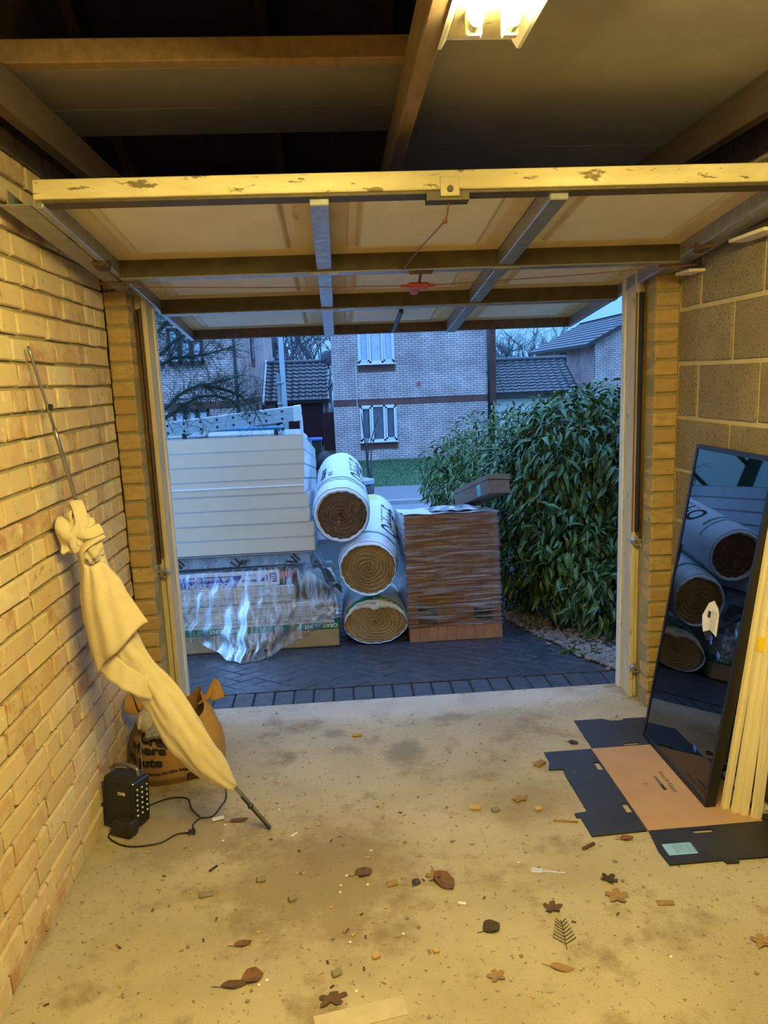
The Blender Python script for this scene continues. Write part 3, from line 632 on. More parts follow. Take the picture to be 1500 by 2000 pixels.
MB().tube(smoothpath([(-.571, 2.505, .004), (-.617, 2.57, .004), (-.648, 2.643, .004), (-.722, 2.652, .004), (-.80, 2.60, .004)], 6), .0028, 6).build('branch_lead', BLACKP, cb, True)
MB().tube(smoothpath([(-.60, 2.41, .006), (-.582, 2.43, .012), (-.575, 2.405, .006), (-.597, 2.425, .012), (-.59, 2.40, .006)], 5), .0028, 6).build('knot', BLACKP, cb, True)
tag(MB().cbox(-.022, .022, -.010, .010, 0, .006, .002).build('paper_tab', PAPERW, loc=(-.507, 2.492, .002), rot=(0, 0, .3)), 'small white tab lying beside the black cable', 'tab')

# ================================================================== OUTSIDE: GROUND
PAVER = mat('wet_block_paver', (.042, .043, .052), (.03, .031, .04), 12, .40, .6, 120, rnd=[(.040, .042, .050), (.056, .053, .062), (.030, .032, .042), (.066, .055, .060), (.038, .041, .052)], spots=(40, .67, (.12, .115, .11), .03), rnoise=.15, bdist=.004)
PJOINT = mat('paver_joint_sand', (.008, .008, .009), (.014, .014, .014), 30, .8, .6, 90)
TARMAC = mat('road_tarmac', (.17, .17, .19), (.23, .23, .25), 20, .7, .6, 60, spots=(50, .6, (.33, .33, .35), .05))
SOIL = mat('dark_soil', (.035, .028, .022), (.05, .04, .03), 8, .95, .8, 40)
dv = struct(MB().box(-3.2, 3.0, 3.435, 3.66, -.12, -.022 - .006).build('driveway', PJOINT))
sl = struct(MB().box(-3.2, 3.2, 0, 9.6, -.12, -.006).build('driveway', PJOINT, loc=DO, rot=DR))
q = random.Random(3)
pm = []
for i in range(3):
    m = MB().cbox(-.0475, .0475, -.0975, .0975, -.05, 0, .004); m.v = [(x + q.uniform(-.0012, .0012), y + q.uniform(-.0012, .0012), z) for x, y, z in m.v]; pm.append(m.mesh('paver', PAVER))
for i in range(25):
    obj('paver', pm[i % 3], dv, (-.95 + i * .1015, 3.55, -.021 + R.uniform(-.0015, .0015)), (R.uniform(-.008, .008), R.uniform(-.01, .01), R.uniform(-.008, .008)))
# exact herringbone lattice: period vectors (.1,.1)->shift and (.2,-.2)
spots_ = []
c45, s45 = math.cos(PI / 4), math.sin(PI / 4)
for i in range(-60, 60):
    for j in range(-30, 30):
        for rt, (ox, oy) in enumerate(((.1, .05), (.05 , .2))):
            gx = i * .1 + j * .2 + ox; gy = i * .1 - j * .2 + oy
            spots_.append((gx * c45 - gy * s45 + .25, gx * s45 + gy * c45 + .8, PI / 4 + (-PI / 2 if rt == 0 else 0)))
cand = []
far = MB()
def clipy(poly, y0):
    out = []
    for i in range(len(poly)):
        a, b = poly[i], poly[(i + 1) % len(poly)]
        if a[1] >= y0: out.append(a)
        if (a[1] >= y0) != (b[1] >= y0): t = (y0 - a[1]) / (b[1] - a[1]); out.append((lerp(a[0], b[0], t), y0))
    return out
for x, y, r in spots_:
    if -1.1 < x < 1.5 and -.11 < y < .11:
        c, s_ = math.cos(r), math.sin(r); pol = clipy([(x + c * a - s_ * b, y + s_ * a + c * b) for a, b in ((-.048, -.098), (.048, -.098), (.048, .098), (-.048, .098))], .006)
        if len(pol) > 2: MB().prism(pol, -.03, R.uniform(-.001, .001)).build('paver', PAVER, sl)
for x, y, r in spots_:
    if -.1 < y < 9.3 and -1.9 < x < 3.0:
        if y <= .11: continue
        if -1.05 < x < 1.45 and .11 < y < 1.35: cand.append((x, y, r))
        elif y < 5: far.box(-.048, .048, -.098, .098, -.004, 0, Matrix.Translation((x, y, R.uniform(-.001, .001))) @ Matrix.Rotation(r, 4, 'Z'))
cand.sort(key=lambda c: c[1])
for n_, (x, y, r) in enumerate(cand):
    if n_ < 245: obj('paver', pm[n_ % 3], sl, (x, y, R.uniform(-.0015, .001)), (R.uniform(-.01, .01), R.uniform(-.01, .01), r + R.uniform(-.006, .006)))
    else: far.box(-.048, .048, -.098, .098, -.004, 0, Matrix.Translation((x, y, 0)) @ Matrix.Rotation(r, 4, 'Z'))
far.build('pavers', PAVER, sl, kind='stuff')
# lower street level
struct(MB().box(-60, 60, 12.9, 16.8, -1.5, -1.3).build('road', TARMAC))
struct(MB().box(-60, -3.2, 3.6, 12.95, -1.5, -1.32).build('neighbouring_ground', SOIL)); struct(MB().box(3.2, 60, 3.6, 12.95, -1.5, -1.32).build('neighbouring_ground', SOIL))
kb = struct(MB().box(-60, 60, 16.80, 16.93, -1.5, -1.21).build('kerb', mat('kerb_stone', (.36, .36, .37), (.3, .3, .31), 9, .8, .4, 60)))
struct(MB().box(-60, 60, 16.93, 19.2, -1.5, -1.22).build('footpath', mat('footpath_tarmac', (.15, .155, .17), (.19, .19, .21), 10, .6, .4, 60)))
GRASSM = mat('winter_lawn', (.035, .095, .038), (.05, .12, .045), 3, .9, .8, 60, spots=(7, .63, (.03, .06, .025), .08))
struct(MB().box(-60, 60, 19.2, 60, -1.5, -1.24).build('lawn', GRASSM))
bl = MB(); q = random.Random(8)
for i in range(9000):
    x = q.uniform(-2.5, 6.5); y = q.uniform(19.2, 25.8); h = q.uniform(.03, .075); a = q.uniform(0, PI); w = .010; dx, dy = q.uniform(-.03, .03), q.uniform(-.03, .03)
    bl.add([(x - w * math.cos(a), y - w * math.sin(a), -1.24), (x + w * math.cos(a), y + w * math.sin(a), -1.24), (x + dx, y + dy, -1.24 + h)], [(0, 1, 2)])
o = bl.build('grass', GRASSM, kind='stuff'); tag(o, 'short green grass of the lawn before the brick house', 'grass')
# gravel bed under the hedge
PEB = mat('beige_pebbles', (.20, .165, .125), (.10, .09, .08), 9, .7, .3, 90)
gb = struct(MB().prism([(1.46, -.02), (1.36, .35), (1.30, .8), (1.22, 1.3), (1.16, 2.2), (1.1, 4.5), (3.2, 4.5), (3.2, -.02)], -.03, .004).build('gravel_bed', SOIL, loc=DO, rot=DR))
pb = MB(); q = random.Random(5)
for i in range(1100):
    y = -.02 + 2.6 * q.random() ** 1.5; e = interp([-.02, .35, .8, 1.3, 2.2, 4.5], [1.44, 1.34, 1.28, 1.2, 1.14, 1.1], y); x = e + abs(q.gauss(0, .22)) - .035 * q.random() - (.12 * q.random() if q.random() < .05 else 0)
    r = q.uniform(.008, .021); pb.ball((x, y, .004 + r * .4), (r * q.uniform(.8, 1.4), r * q.uniform(.8, 1.3), r * q.uniform(.5, .8)), 6, 4, jit=.15)
tag(pb.build('gravel', PEB, smooth=True, loc=DO, rot=DR, kind='stuff'), 'pale beige pebbles spread under the hedge', 'gravel')

# ================================================================== BUILDING MATERIALS ON THE DRIVE
FOAM = mat('cream_foam', (.60, .545, .43), (.57, .52, .405), 7, .8, .12, 140)
FOIL = mat('white_foil_facing', (.62, .66, .70), (.55, .6, .66), 5, .35, .15, 40, metal=.3)
SIDEF = mat('white_side_film', (.74, .78, .84), (.66, .70, .78), 9, .3, .25, 30)
names = ['topmost', 'second', 'third', 'fourth', 'fifth', 'sixth', 'seventh', 'lowest']
redge = [-.232, -.230, -.233, -.238, -.216, -.212, -.188, -.188]
for i in range(8):
    t = .095; w0 = .632 + (7 - i) * t
    o = thing('insulation_board', f'thick cream foam insulation board, {names[i]} of the stack of eight' if i not in (0, 7) else f'thick cream foam insulation board, {names[i]} of the tall stack by the left door post', 'insulation board', D(redge[i], 1.0 + R.uniform(-.004, .004), w0), DR, 'cream foam insulation boards')
    MB().cbox(-1.20, 0, 0, 2.4, .0035, t - .0035, .002).build('foam_core', FOAM, o)
    MB().box(-1.20, .001, -.001, 2.401, t - .0032, t - .0008).build('top_facing', FOIL, o); MB().box(-1.20, .001, -.001, 2.401, .0008, .0032).build('bottom_facing', FOIL, o)
    MB().box(.0005, .003, .004, 2.4, .006, t - .006).build('side_film', SIDEF, o)
    if i == 3: MB().cbox(-1.2, .0, -.0045, -.001, .045, .056, .001).build('film_crease', SIDEF, o)
FOILW = mat('crinkled_silver_foil', (.78, .77, .76), (.5, .5, .52), 9, .2, 1.0, 34, metal=.7, stretch=(1.6, 1, .5), bdist=.08)
fb = thing('foil_board', 'silver foil faced board with black lettering under the cream boards', 'insulation board', D(-.222, 1.005, .548), DR)
MB().cbox(-1.18, 0, 0, 2.3, 0, .072, .004).build('board', FOILW, fb)
MB().box(-1.2, .012, -.01, 2.3, .0735, .080).build('grey_sheet', GREYP, fb)
for s_, x, r in (('IN', -.10, .75), ('IN', -.845, .75), ('TI', -.47, .75)):
    text(s_, .085, INK, fb, lambda tx, ty, x=x, r=r: (x - (tx * math.cos(r) - ty * math.sin(r)) , -.0012, min(.071, max(.002, .075 - (tx * math.sin(r) + ty * math.cos(r))))), .002)
for k in range(5): MB().tube([(-.47 + k * .011, -.001, .008), (-.445 + k * .012, -.001, .045 + .004 * (k % 2))], .0035, 5, flat=.3).build('hand_mark', INK, fb)
# lower pile
TAN = mat('tan_wrapped_slab', (.36, .26, .12), (.26, .19, .10), 4, .45, .6, 14, spots=(5, .6, (.46, .38, .24), .1))
WP = mat('plasterboard_edge', (.62, .58, .50), (.55, .51, .44), 6, .8, .3, 60)
PAPG = mat('plasterboard_paper', (.40, .36, .30), None, rough=.85)
GREEN = mat('green_band', (.02, .16, .06), None, rough=.5)
WLET = mat('white_print', (.72, .74, .72), None, rough=.6)
sb = thing('insulation_slab_pack', 'tan wrapped insulation slab pack at the bottom of the left pile, with green band', 'insulation pack', D(-.056, .955, .001), DR)
MB().cbox(-1.3, 0, 0, 1.3, 0, .118, .012).build('slab', TAN, sb); MB().box(-1.3, .002, -.003, 1.3, .118, .158).build('green_band', GREEN, sb)
text('GRAY  HUNT', .036, WLET, sb, lambda x, y: (-.01 - x, -.0036, .153 - y), .0005); text('GRAY  HUNT', .036, WLET, sb, lambda x, y: (-.62 - x, -.0036, .153 - y), .0005)
def sheets(n, w0, th, ue, v0, label, group):
    me = MB().cbox(-1.22, 0, 0, 1.8, .0012, th - .0012, .0008).mesh('core', WP); fa = MB().box(-1.22, .0006, -.0006, 1.8, 0, .0012).mesh('paper_face', PAPG)
    ORD = ['lowest', 'second from bottom', 'third from bottom', 'fourth from bottom', 'fifth from bottom', 'sixth from bottom', 'seventh from bottom', 'eighth from bottom', 'ninth from bottom', 'tenth from bottom', 'eleventh from bottom']
    for k in range(n):
        o = thing('plasterboard_sheet', label + ', ' + ('topmost' if k == n - 1 else ORD[k]), 'plasterboard', D(ue + R.uniform(-.006, .006), v0 + R.uniform(-.005, .005), w0 + k * (th + .0004)), DR, group)
        obj('core', me, o); obj('paper_face', fa, o)
sheets(11, .160, .0125, -.085, .96, 'pale plasterboard sheet in the wider stack on the green band', 'lower plasterboard sheets')
sheets(9, .304, .0125, -.335, .965, 'pale plasterboard sheet in the narrower stack under the printed box', 'upper plasterboard sheets')
BOXW = mat('white_box_card', (.66, .67, .70), None, rough=.6); BLUE = mat('royal_blue_print', (.015, .05, .30), None, rough=.5)
lbx = thing('loft_door_box', 'white and blue printed loft door box lying upside down on the plasterboard sheets', 'box', D(-.425, .965, .422), DR)
MB().cbox(-.85, 0, 0, .6, 0, .095, .003).build('carton', BOXW, lbx)
MB().prism([(-.85, .006), (-.285, .006), (-.235, .075), (-.85, .075)], 0, .0008, Matrix(((1, 0, 0, 0), (0, 0, -1, 0), (0, 1, 0, 0), (0, 0, 0, 1)))).build('blue_panel', BLUE, lbx)
MB().prism([(-.135, .03), (-.075, .078), (-.075, .03)], 0, .0008, Matrix(((1, 0, 0, 0), (0, 0, -1, 0), (0, 1, 0, 0), (0, 0, 0, 1)))).build('blue_triangle', BLUE, lbx)
MB().box(-.062, -.018, -.0008, 0, .022, .082).build('blue_square', BLUE, lbx)
MB().box(-.052, -.03, -.0014, -.0008, .034, .040).box(-.052, -.03, -.0014, -.0008, .048, .054).box(-.052, -.03, -.0014, -.0008, .062, .068).build('logo_bars', BOXW, lbx, kind='stuff')
text('Loft access door', .034, BOXW, lbx, lambda x, y: (-.30 - x * 1.25, -.0012, .066 - y), .0006); text('DC250-035-PU', .034, BOXW, lbx, lambda x, y: (-.33 - x * 1.25, -.0012, .032 - y), .0006)
text('Manthorpe', .030, BLUE, lbx, lambda x, y: (-.14 - x * .75, -.0012, .045 - y), .0008); text('Building Products', .013, BLUE, lbx, lambda x, y: (-.15 - x * .75, -.0012, .075 - y), .0002)
tag(MB().cbox(-.085, 0, 0, .3, 0, .04, .006).build('red_package', mat('red_wrap', (.42, .05, .06), (.3, .04, .05), 8, .5), loc=D(-.335, .98, .467), rot=DR), 'red package beside the loft door box', 'package')
tag(MB().cbox(-.085, 0, 0, .3, 0, .044, .004).build('timber_offcut', DARKWOOD, loc=D(-.335, .985, .421), rot=DR), 'dark offcut supporting the red package', 'offcut')
# clear polythene thrown over the pile, its tail hanging to the ground
POLY = film('clear_polythene', (.95, .96, .98), .62, .24, .55, 16, (2.2, 1, .35), (.72, .76, .85), .8)
tu = [0, .12, .28, .40, .50, .62, .78, .9, 1]
def polyfn(u, v):
    ut = interp([0, .6, .78, .93, 1], [-1.14, -.40, -.22, -.075, -.045], u)
    wt = interp([0, .2, .6, .78, .93, 1], [.525, .53, .545, .50, .375, .28], u)
    ub = interp([0, .25, .42, .50, .58, .72, .9, 1], [-1.15, -1.0, -.70, -.60, -.52, -.36, -.12, -.045], u)
    wb_ = interp([0, .25, .40, .47, .53, .6, .75, .9, 1], [.16, .10, .012, .006, .006, .012, .075, .16, .20], u)
    bul = math.exp(-((u - .5) / .16) ** 2)
    x = lerp(ut, ub, v ** 1.1); w = lerp(wt, wb_, v)
    y = .945 - .012 - .30 * bul * v ** 1.5 - .03 * math.sin(PI * v) + .012 * math.sin(34 * u + 3 * v) * (.25 + v) + .012 * math.sin(83 * u - 3 * v) * (.3 + v) + .006 * math.sin(15 * v + 20 * u)
    return tuple(D(x + .012 * math.sin(25 * v + 11 * u) * v, min(y, .94), max(w, .006)))
pf = thing('polythene_sheet', 'clear crumpled polythene draped over the plasterboard pile with its tail on the paving', 'plastic sheet', (0, 0, 0))
MB().grid(polyfn, 110, 46).build('front_fall', POLY, pf, True)
def polytop(u, v):
    ut = interp([0, .6, .78, .93, 1], [-1.14, -.40, -.22, -.075, -.045], u); wt = interp([0, .2, .6, .78, .93, 1], [.525, .53, .545, .50, .375, .28], u)
    return tuple(D(ut, .933 + v * .62, min(wt, .546) - (.0 if ut < -.25 else .02 * v) + (.004 * math.sin(40 * u + 9 * v) if ut > -.2 else 0)))
MB().grid(polytop, 60, 12).build('top_cover', POLY, pf, True)
def polyside(u, v):
    return tuple(D(-.205 + .15 * u + .03 * math.sin(9 * v), 1.02 + .8 * v, .53 - .20 * u + .035 * math.sin(7 * u + 11 * v) + .02 * math.sin(23 * v)))
MB().grid(polyside, 22, 30).build('crumpled_side', film('milky_polythene', (.85, .9, .95), .9, .2, .6, 14, (1, 1, 1), (.7, .76, .86), 1.0), pf, True)

# --- insulation rolls
WRAP = mat('white_roll_wrap', (.72, .76, .80), (.66, .70, .75), 6, .32, .35, 18, bdist=.01)
WOOLB = mat('brown_mineral_wool', (.22, .135, .085), (.15, .09, .055), 12, 1, 1.0, 90, spots=(18, .6, (.33, .22, .15), .08), bdist=.01)
WOOLY = mat('golden_mineral_wool', (.40, .25, .09), (.30, .18, .06), 12, 1, 1.0, 90, spots=(18, .62, (.20, .12, .04), .08), bdist=.01)
GRN = mat('green_stripe', (.015, .22, .10), None, rough=.4); YEL = mat('yellow_stripe', (.72, .66, .10), None, rough=.4)
def roll(label, f, b, ru, rw, rbk, wool, mouth, seed, squash=0, slant=0):
    f = Vector(f); b = Vector(b); L = (b - f).length; t = (b - f).normalized()
    ex = Vector((1, 0, 0)); ex = (ex - t * ex.dot(t)).normalized(); ez = ex.cross(t)
    if ez.z < 0: ez = -ez
    Mx = Matrix(((ex.x, t.x, ez.x, f.x), (ex.y, t.y, ez.y, f.y), (ex.z, t.z, ez.z, f.z), (0, 0, 0, 1)))
    o = thing('insulation_roll', label, 'insulation roll'); o.matrix_world = Mx
    q = random.Random(seed); ph = [q.uniform(0, 6) for _ in range(4)]
    def pt(a, s, k=1.0):
        g = interp([0, .04, .15, .6, .95, 1], [.97, 1, 1.03, 1.0, 1.0, .95], s); r_ = lerp(1, rbk, s)
        wv = 1 + .012 * math.sin(3 * a + ph[0] + 4 * s) + .008 * math.sin(7 * a + ph[1]) + .006 * math.sin(17 * a + 40 * s + ph[2]) * (1 if s < .2 else .4)
        x = ru * k * g * r_ * wv * math.cos(a); z = rw * k * g * r_ * wv * math.sin(a)
        if squash and z < 0: z *= squash
        return (x, s * L + slant * (z + rw * .7) * (1 - s), z)
    MB().grid(lambda u, v: pt(2 * PI * u, v), 72, 30).build('wrap', WRAP, o, True)
    # gathered film mouth folding in over the end
    def mf(u, v):
        a = 2 * PI * u; kk = lerp(.985, interp([0, .25, .5, .75, 1], mouth + [mouth[0]], u) + .012 * math.sin(19 * a + ph[3]), v)
        p = pt(a, 0.0, kk); return (p[0], p[1] - .022 * math.sin(PI * v) + .004 + .004 * math.sin(31 * a) * v, p[2])
    mo = MB().grid(mf, 96, 6).build('wrap_mouth', WRAP, o, True)
    # wool end: spiral ridges, one turn inside the other
    def wf(u, v):
        a = 2 * PI * u; p = pt(a, .0, .97 * v); sp = (v * 7.5 - u + .18 * math.sin(3 * a + 2 * v * 5 + ph[0])) % 1
        return (p[0], p[1] + .012 + .010 * abs(sp - .5) * 2 - .015 * (1 - v) + .003 * math.sin(29 * a + 50 * v), p[2])
    MB().grid(wf, 96, 60).build('wool_end', wool, o, True)
    MB().prism([pt(2 * PI * k / 40, 1.0, .99)[::2] for k in range(40)], L - .004, L - .001, Matrix(((1, 0, 0, 0), (0, 0, 1, 0), (0, 1, 0, 0), (0, 0, 0, 1)))).build('far_end', WRAP, o)
    def band(s0, s1, a0, a1, m, nm='stripe'):
        MB().grid(lambda u, v: pt(lerp(a0, a1, u), lerp(s0, s1, v), 1.006), 40, 2).build(nm, m, o)
    def write(s_, size, a0, s0, m, bold=.0, along=True, shear=0):
        r = (ru + rw) / 2
        def fn(x, y):
            a, s = (a0 - y / r, s0 + x / L) if along else (a0 - x / r, s0 + y / L)
            return pt(a, min(.98, max(.01, s)), 1.008)
        text(s_, size, m, o, fn, bold, shear=shear)
    def mband(v0, v1, a0, a1, m):
        def g(u, v): p = mf(lerp(a0, a1, u) / (2 * PI), lerp(v0, v1, v)); return (p[0], p[1] - .0025, p[2])
        MB().grid(g, 60, 2).build('stripe', m, o)
    def mwrite(s_, size, a0, v0, dv, m, bold=.0005):
        r = (ru + rw) / 2 * .85
        def fn(x, y): p = mf((a0 - x / r) / (2 * PI), v0 - y / size * dv); return (p[0], p[1] - .004, p[2])
        text(s_, size, m, o, fn, bold)
    return o, band, write, mband, mwrite
o, band, write, mband, mwrite = roll('topmost white wrapped insulation roll showing its brown wool end', D(-.004, .955, .856), D(.005, 2.10, 1.13), .188, .193, .93, WOOLB, [.90, .80, .84, .86], 1)
band(.20, .225, .55, 2.5, GRN); band(.155, .165, .2, 2.9, GREYINK); band(.52, .56, .28, .62, YEL)
write('Omnifit', .20, 1.15, .30, INK, .003, True, .2); write('Roll 40', .045, 2.0, .30, GREYINK, .0008); write('earthwool', .09, 2.35, .30, INK, .002); write('KNAUF', .07, .62, .60, INK, .001)
o, band, write, mband, mwrite = roll('middle insulation roll with golden wool end and loose white wrap mouth', D(.150, .95, .492), D(.235, 2.08, .79), .196, .182, .98, WOOLY, [.96, .80, .92, .93], 2, 0, .22)
band(.13, .155, .5, 2.3, GRN); band(.45, .50, .35, .7, YEL); write('Omnifit', .20, 1.1, .24, INK, .003, True, .2); write('Roll 40', .04, 1.75, .45, GREYINK, .0008); write('KNAUF', .07, .75, .62, INK, .001)
band(.86, .96, 1.3, 1.9, YEL)
o, band, write, mband, mwrite = roll('bottom insulation roll flattened under the others, with golden wool end', D(.185, .95, .128), D(.20, 2.0, .135), .222, .176, 1, WOOLY, [.97, .42, .97, .97], 3, .72, .6)
mband(.06, .30, .40, 2.75, GRN); mwrite('ROOF & STUD', .036, 1.62, .28, .2, WLET); mwrite('OOQQ', .04, 2.30, .58, .2, GREYINK)
# --- brick pack
BRK = mat('orange_brick', (.33, .16, .075), (.27, .13, .06), 14, .9, .6, 110, rnd=[(.33, .165, .085), (.32, .155, .08), (.34, .17, .085)], spots=(40, .66, (.2, .09, .05), .04), bdist=.003)
bp = thing('brick_pack', 'shrink wrapped pack of orange bricks standing on the drive', 'brick pack', D(.404, .93, .001), DR)
NX, NZ, PW, PH = 10, 7, .0610, .1185
me = [MB().cbox(.0003, PW - .0003, 0, .2, .0003, PH - .0006, .0016).mesh('brick', BRK) for _ in range(2)]
ms = [MB().cbox(0, .05, .001, .20, .0003, PH - .0006, .0016).mesh('brick', BRK) for _ in range(1)]
for k in range(NZ):
    for i in range(NX):
        if k == 1 and i in (1, 2, 7, 8): continue
        if k == 2 and i in (1, 2, 7, 8): pass
        obj('brick', me[(i + k) % 2], bp, (i * PW, R.uniform(-.0012, .0012) - (.006 if k == 0 else 0), k * PH))
    for j in range(3):
        obj('brick', ms[0], bp, (R.uniform(-.002, .002) - .0, .201 + j * .2, k * PH))
MB().box(.052, NX * PW - .004, .205, .79, 0, NZ * PH - .003).build('inner_bricks', BRK, bp, kind='stuff')
for i in (1, 7): MB().box(i * PW, (i + 2) * PW, .06, .2, PH, 2 * PH).build('fork_hole_shade', BLACKP, bp)  # black blocks stand in for the shade inside the fork holes
SHR = film('shrink_wrap', (.80, .79, .80), .80, .25, .8, 9, (.35, .35, 6), (.42, .38, .38), 1.0)
def wrapfn(u, v):
    PWt = NX * PW + .012; d = .80; per = [(-.007, -.012), (PWt - .005, -.012), (PWt - .005, d), (-.007, d), (-.007, -.012)]
    s = u * 4; i = min(3, int(s)); f = s - i; a, b = per[i], per[i + 1]
    x, y = lerp(a[0], b[0], f), lerp(a[1], b[1], f); z = lerp(.093 + .008 * math.sin(9 * u), NZ * PH + .006, v)
    e = .0025 * math.sin(90 * v + 7 * u * 4) + .002 * math.sin(140 * v - 11 * u)
    return (x + (e if i in (1, 3) else 0), y - (abs(e) if i == 0 else 0), z)
MB().grid(wrapfn, 80, 70).build('shrink_film', SHR, bp, True)
def capfn(u, v): return (lerp(-.007, NX * PW + .007, u), lerp(-.012, .80, v), NZ * PH + .007 + .012 * math.sin(PI * u) * math.sin(PI * v) + .004 * math.sin(17 * u + 8 * v))
MB().grid(capfn, 26, 26).build('top_film', SIDEF, bp, True)
def bagf(u, v): return (.18 + .34 * u, .02 + .42 * v, NZ * PH + .022 + .024 * math.sin(PI * u) * math.sin(PI * v) * (1 + .4 * math.sin(9 * u)) + .005 * math.sin(21 * u + 9 * v))
pbg = MB().grid(bagf, 30, 16).build('printed_sack', mat('black_printed_sack', (.02, .022, .026), (.5, .55, .62), 9, .4, .3, 20, stretch=(1, .5, 1), spots=(14, .58, (.6, .65, .7), .03)), smooth=True, loc=D(.404, .93, .001), rot=DR)
tag(pbg, 'black and white printed plastic sack lying on top of the brick pack', 'sack'); pbg.modifiers.new('t', 'SOLIDIFY').thickness = .004

# --- timber beam resting on the pack
dirb = (D(.86, 1.7, .872) - D(1.03, .93, 1.01)); bmL = .62
tb = thing('timber_beam', 'dark sawn timber beam lying on the brick pack and pointing up towards the garage', 'beam'); tv = dirb.normalized(); ex = Vector((1, 0, 0)); ex = (ex - tv * ex.dot(tv)).normalized(); ez = ex.cross(tv); p0 = D(1.03, .93, 1.01)
tb.matrix_world = Matrix(((ex.x, tv.x, ez.x, p0.x), (ex.y, tv.y, ez.y, p0.y), (ex.z, tv.z, ez.z, p0.z), (0, 0, 0, 1)))
BEAM = mat('dark_sawn_timber', (.16, .105, .07), (.11, .075, .05), 8, .8, .3, 60, stretch=(5, .6, 5))
MB().cbox(-.075, .075, 0, bmL, -.062, .028, .003).build('plank', BEAM, tb); MB().cbox(-.076, .082, -.006, bmL, .0295, .064, .003).build('plank', BEAM, tb)
tl = MB().box(-.0765, -.0755, .13, .19, -.055, .022).build('teal_label', mat('teal_print', (.10, .42, .45), (.03, .12, .14), 60, .5), tb)

# ================================================================== STREET BEYOND
def MYZ(x): return Matrix(((0, 0, 1, x), (1, 0, 0, 0), (0, 1, 0, 0), (0, 0, 0, 1)))
BUFX = farbrick('buff_brick_front', 0, (.82, .64, .62), (.64, .50, .50), (.24, .21, .22)); BUFY = farbrick('buff_brick_side', 1, (.82, .64, .62), (.68, .54, .53), (.28, .25, .26))
REDX = farbrick('red_brick_front', 0, (.24, .09, .08), (.20, .075, .07), (.12, .07, .065), .075, .22); REDB = farbrick('red_brick', 0, (.24, .09, .075), (.2, .075, .065), (.11, .07, .06))
TILE = mat('wet_concrete_tiles', (.085, .085, .095), (.05, .055, .06), 5, .38, .4, 40, spots=(9, .6, (.05, .06, .035), .1)); SLATE = mat('grey_roof_tiles', (.115, .11, .135), (.095, .09, .115), 4, .5, .3, 40)
UPVC = mat('white_upvc', (.78, .80, .82), None, rough=.35); DBROWN = mat('dark_brown_joinery', (.05, .03, .028), None, rough=.5); WGLASS = mat('house_window_glass', (.05, .075, .12), (.09, .12, .17), 3, .06, spec=.8); LGLASS = mat('pale_curtained_glass', (.62, .68, .85), (.5, .57, .75), 5, .15)
MAROON = mat('maroon_garage_door', (.085, .012, .022), (.07, .01, .018), 6, .5); PIPE = mat('black_rainwater_pipe', (.015, .015, .018), None, rough=.4); CURT = mat('grey_curtain', (.20, .21, .26), (.1, .1, .13), 14, .9, stretch=(6, 1, .3))
def window(house, x0, x1, z0, z1, y, frame, glass, lights=3, curtain=False, bar=0.06, mid=False):
    w = MB().box(x0, x1, y - .05, y + .05, z0, z0 + bar * 1.1).box(x0, x1, y - .05, y + .05, z1 - bar, z1).box(x0, x0 + bar, y - .05, y + .05, z0, z1).box(x1 - bar, x1, y - .05, y + .05, z0, z1)
    L = (x1 - x0) / lights
    for k in range(1, lights): w.box(x0 + k * L - bar * .6, x0 + k * L + bar * .6, y - .05, y + .05, z0, z1)
    w.box(x0 - .03, x1 + .03, y - .11, y, z0 - .05, z0)
    f = w.build('window', frame, house)
    for k in range(lights):
        MB().box(x0 + k * L + bar, x0 + (k + 1) * L - bar, y + .0, y + .012, z0 + bar, z1 - bar).build('pane', glass, f)
        if mid: MB().box(x0 + k * L + bar, x0 + (k + 1) * L - bar, y - .03, y + .0, (z0 + z1) / 2 + .12, (z0 + z1) / 2 + .17).build('glazing_bar', frame, f)
        if k != 1 and frame is UPVC:
            a, b = x0 + k * L + bar * .8, x0 + (k + 1) * L - bar * .8
            MB().box(a, b, y - .075, y - .045, z0 + bar, z0 + bar * 1.9).box(a, b, y - .075, y - .045, z1 - bar * 1.9, z1 - bar).box(a, a + bar * .8, y - .075, y - .045, z0 + bar, z1 - bar).box(b - bar * .8, b, y - .075, y - .045, z0 + bar, z1 - bar).build('sash', frame, f)
    if curtain:
        for a, b in ((x0 + .1, x0 + .3), (x0 + .5, x0 + .78), (x1 - .32, x1 - .12)):
            MB().grid(lambda u, v: (lerp(a, b, u), y - .004 + .003 * math.sin(20 * u), lerp(z0 + .08, z1 - .08, v)), 10, 1).build('curtain', CURT, f)
def tileroof(house, p, du, dv_, L, S, tw, rh, m, amp=.03, step=.03, name='roof'):
    p, du, dv_ = Vector(p), Vector(du).normalized(), Vector(dv_).normalized(); n = du.cross(dv_).normalized()
    if n.z < 0: n = -n
    nu = max(2, int(L / tw * 5)) if amp else 2; nr = int(S / rh); vs = []; fs = []; k = 0
    for r in range(nr):
        for e in (0, 1):
            for i in range(nu + 1):
                x = L * i / nu; h = amp * max(-.3, math.sin(2 * PI * x / tw)) if amp else 0
                vs.append(p + du * x + dv_ * (r + e) * rh + n * (h + (step if e == 0 else 0)))
    for r in range(2 * nr - 1):
        for i in range(nu): fs.append((r * (nu + 1) + i, r * (nu + 1) + i + 1, (r + 1) * (nu + 1) + i + 1, (r + 1) * (nu + 1) + i))
    o = MB().add(vs, fs).build(name, m, house); return o
def pipe(house, x, y, z0, z1, r=.04):
    o = MB().tube([(x, y, z0), (x, y, z1)], r, 8).build('downpipe', PIPE, house, True)
    for z in (z0 + .9, (z0 + z1) / 2, z1 - .8): MB().box(x - .06, x + .06, y - .05, y + .05, z - .04, z + .04).build('pipe_clip', PIPE, o)

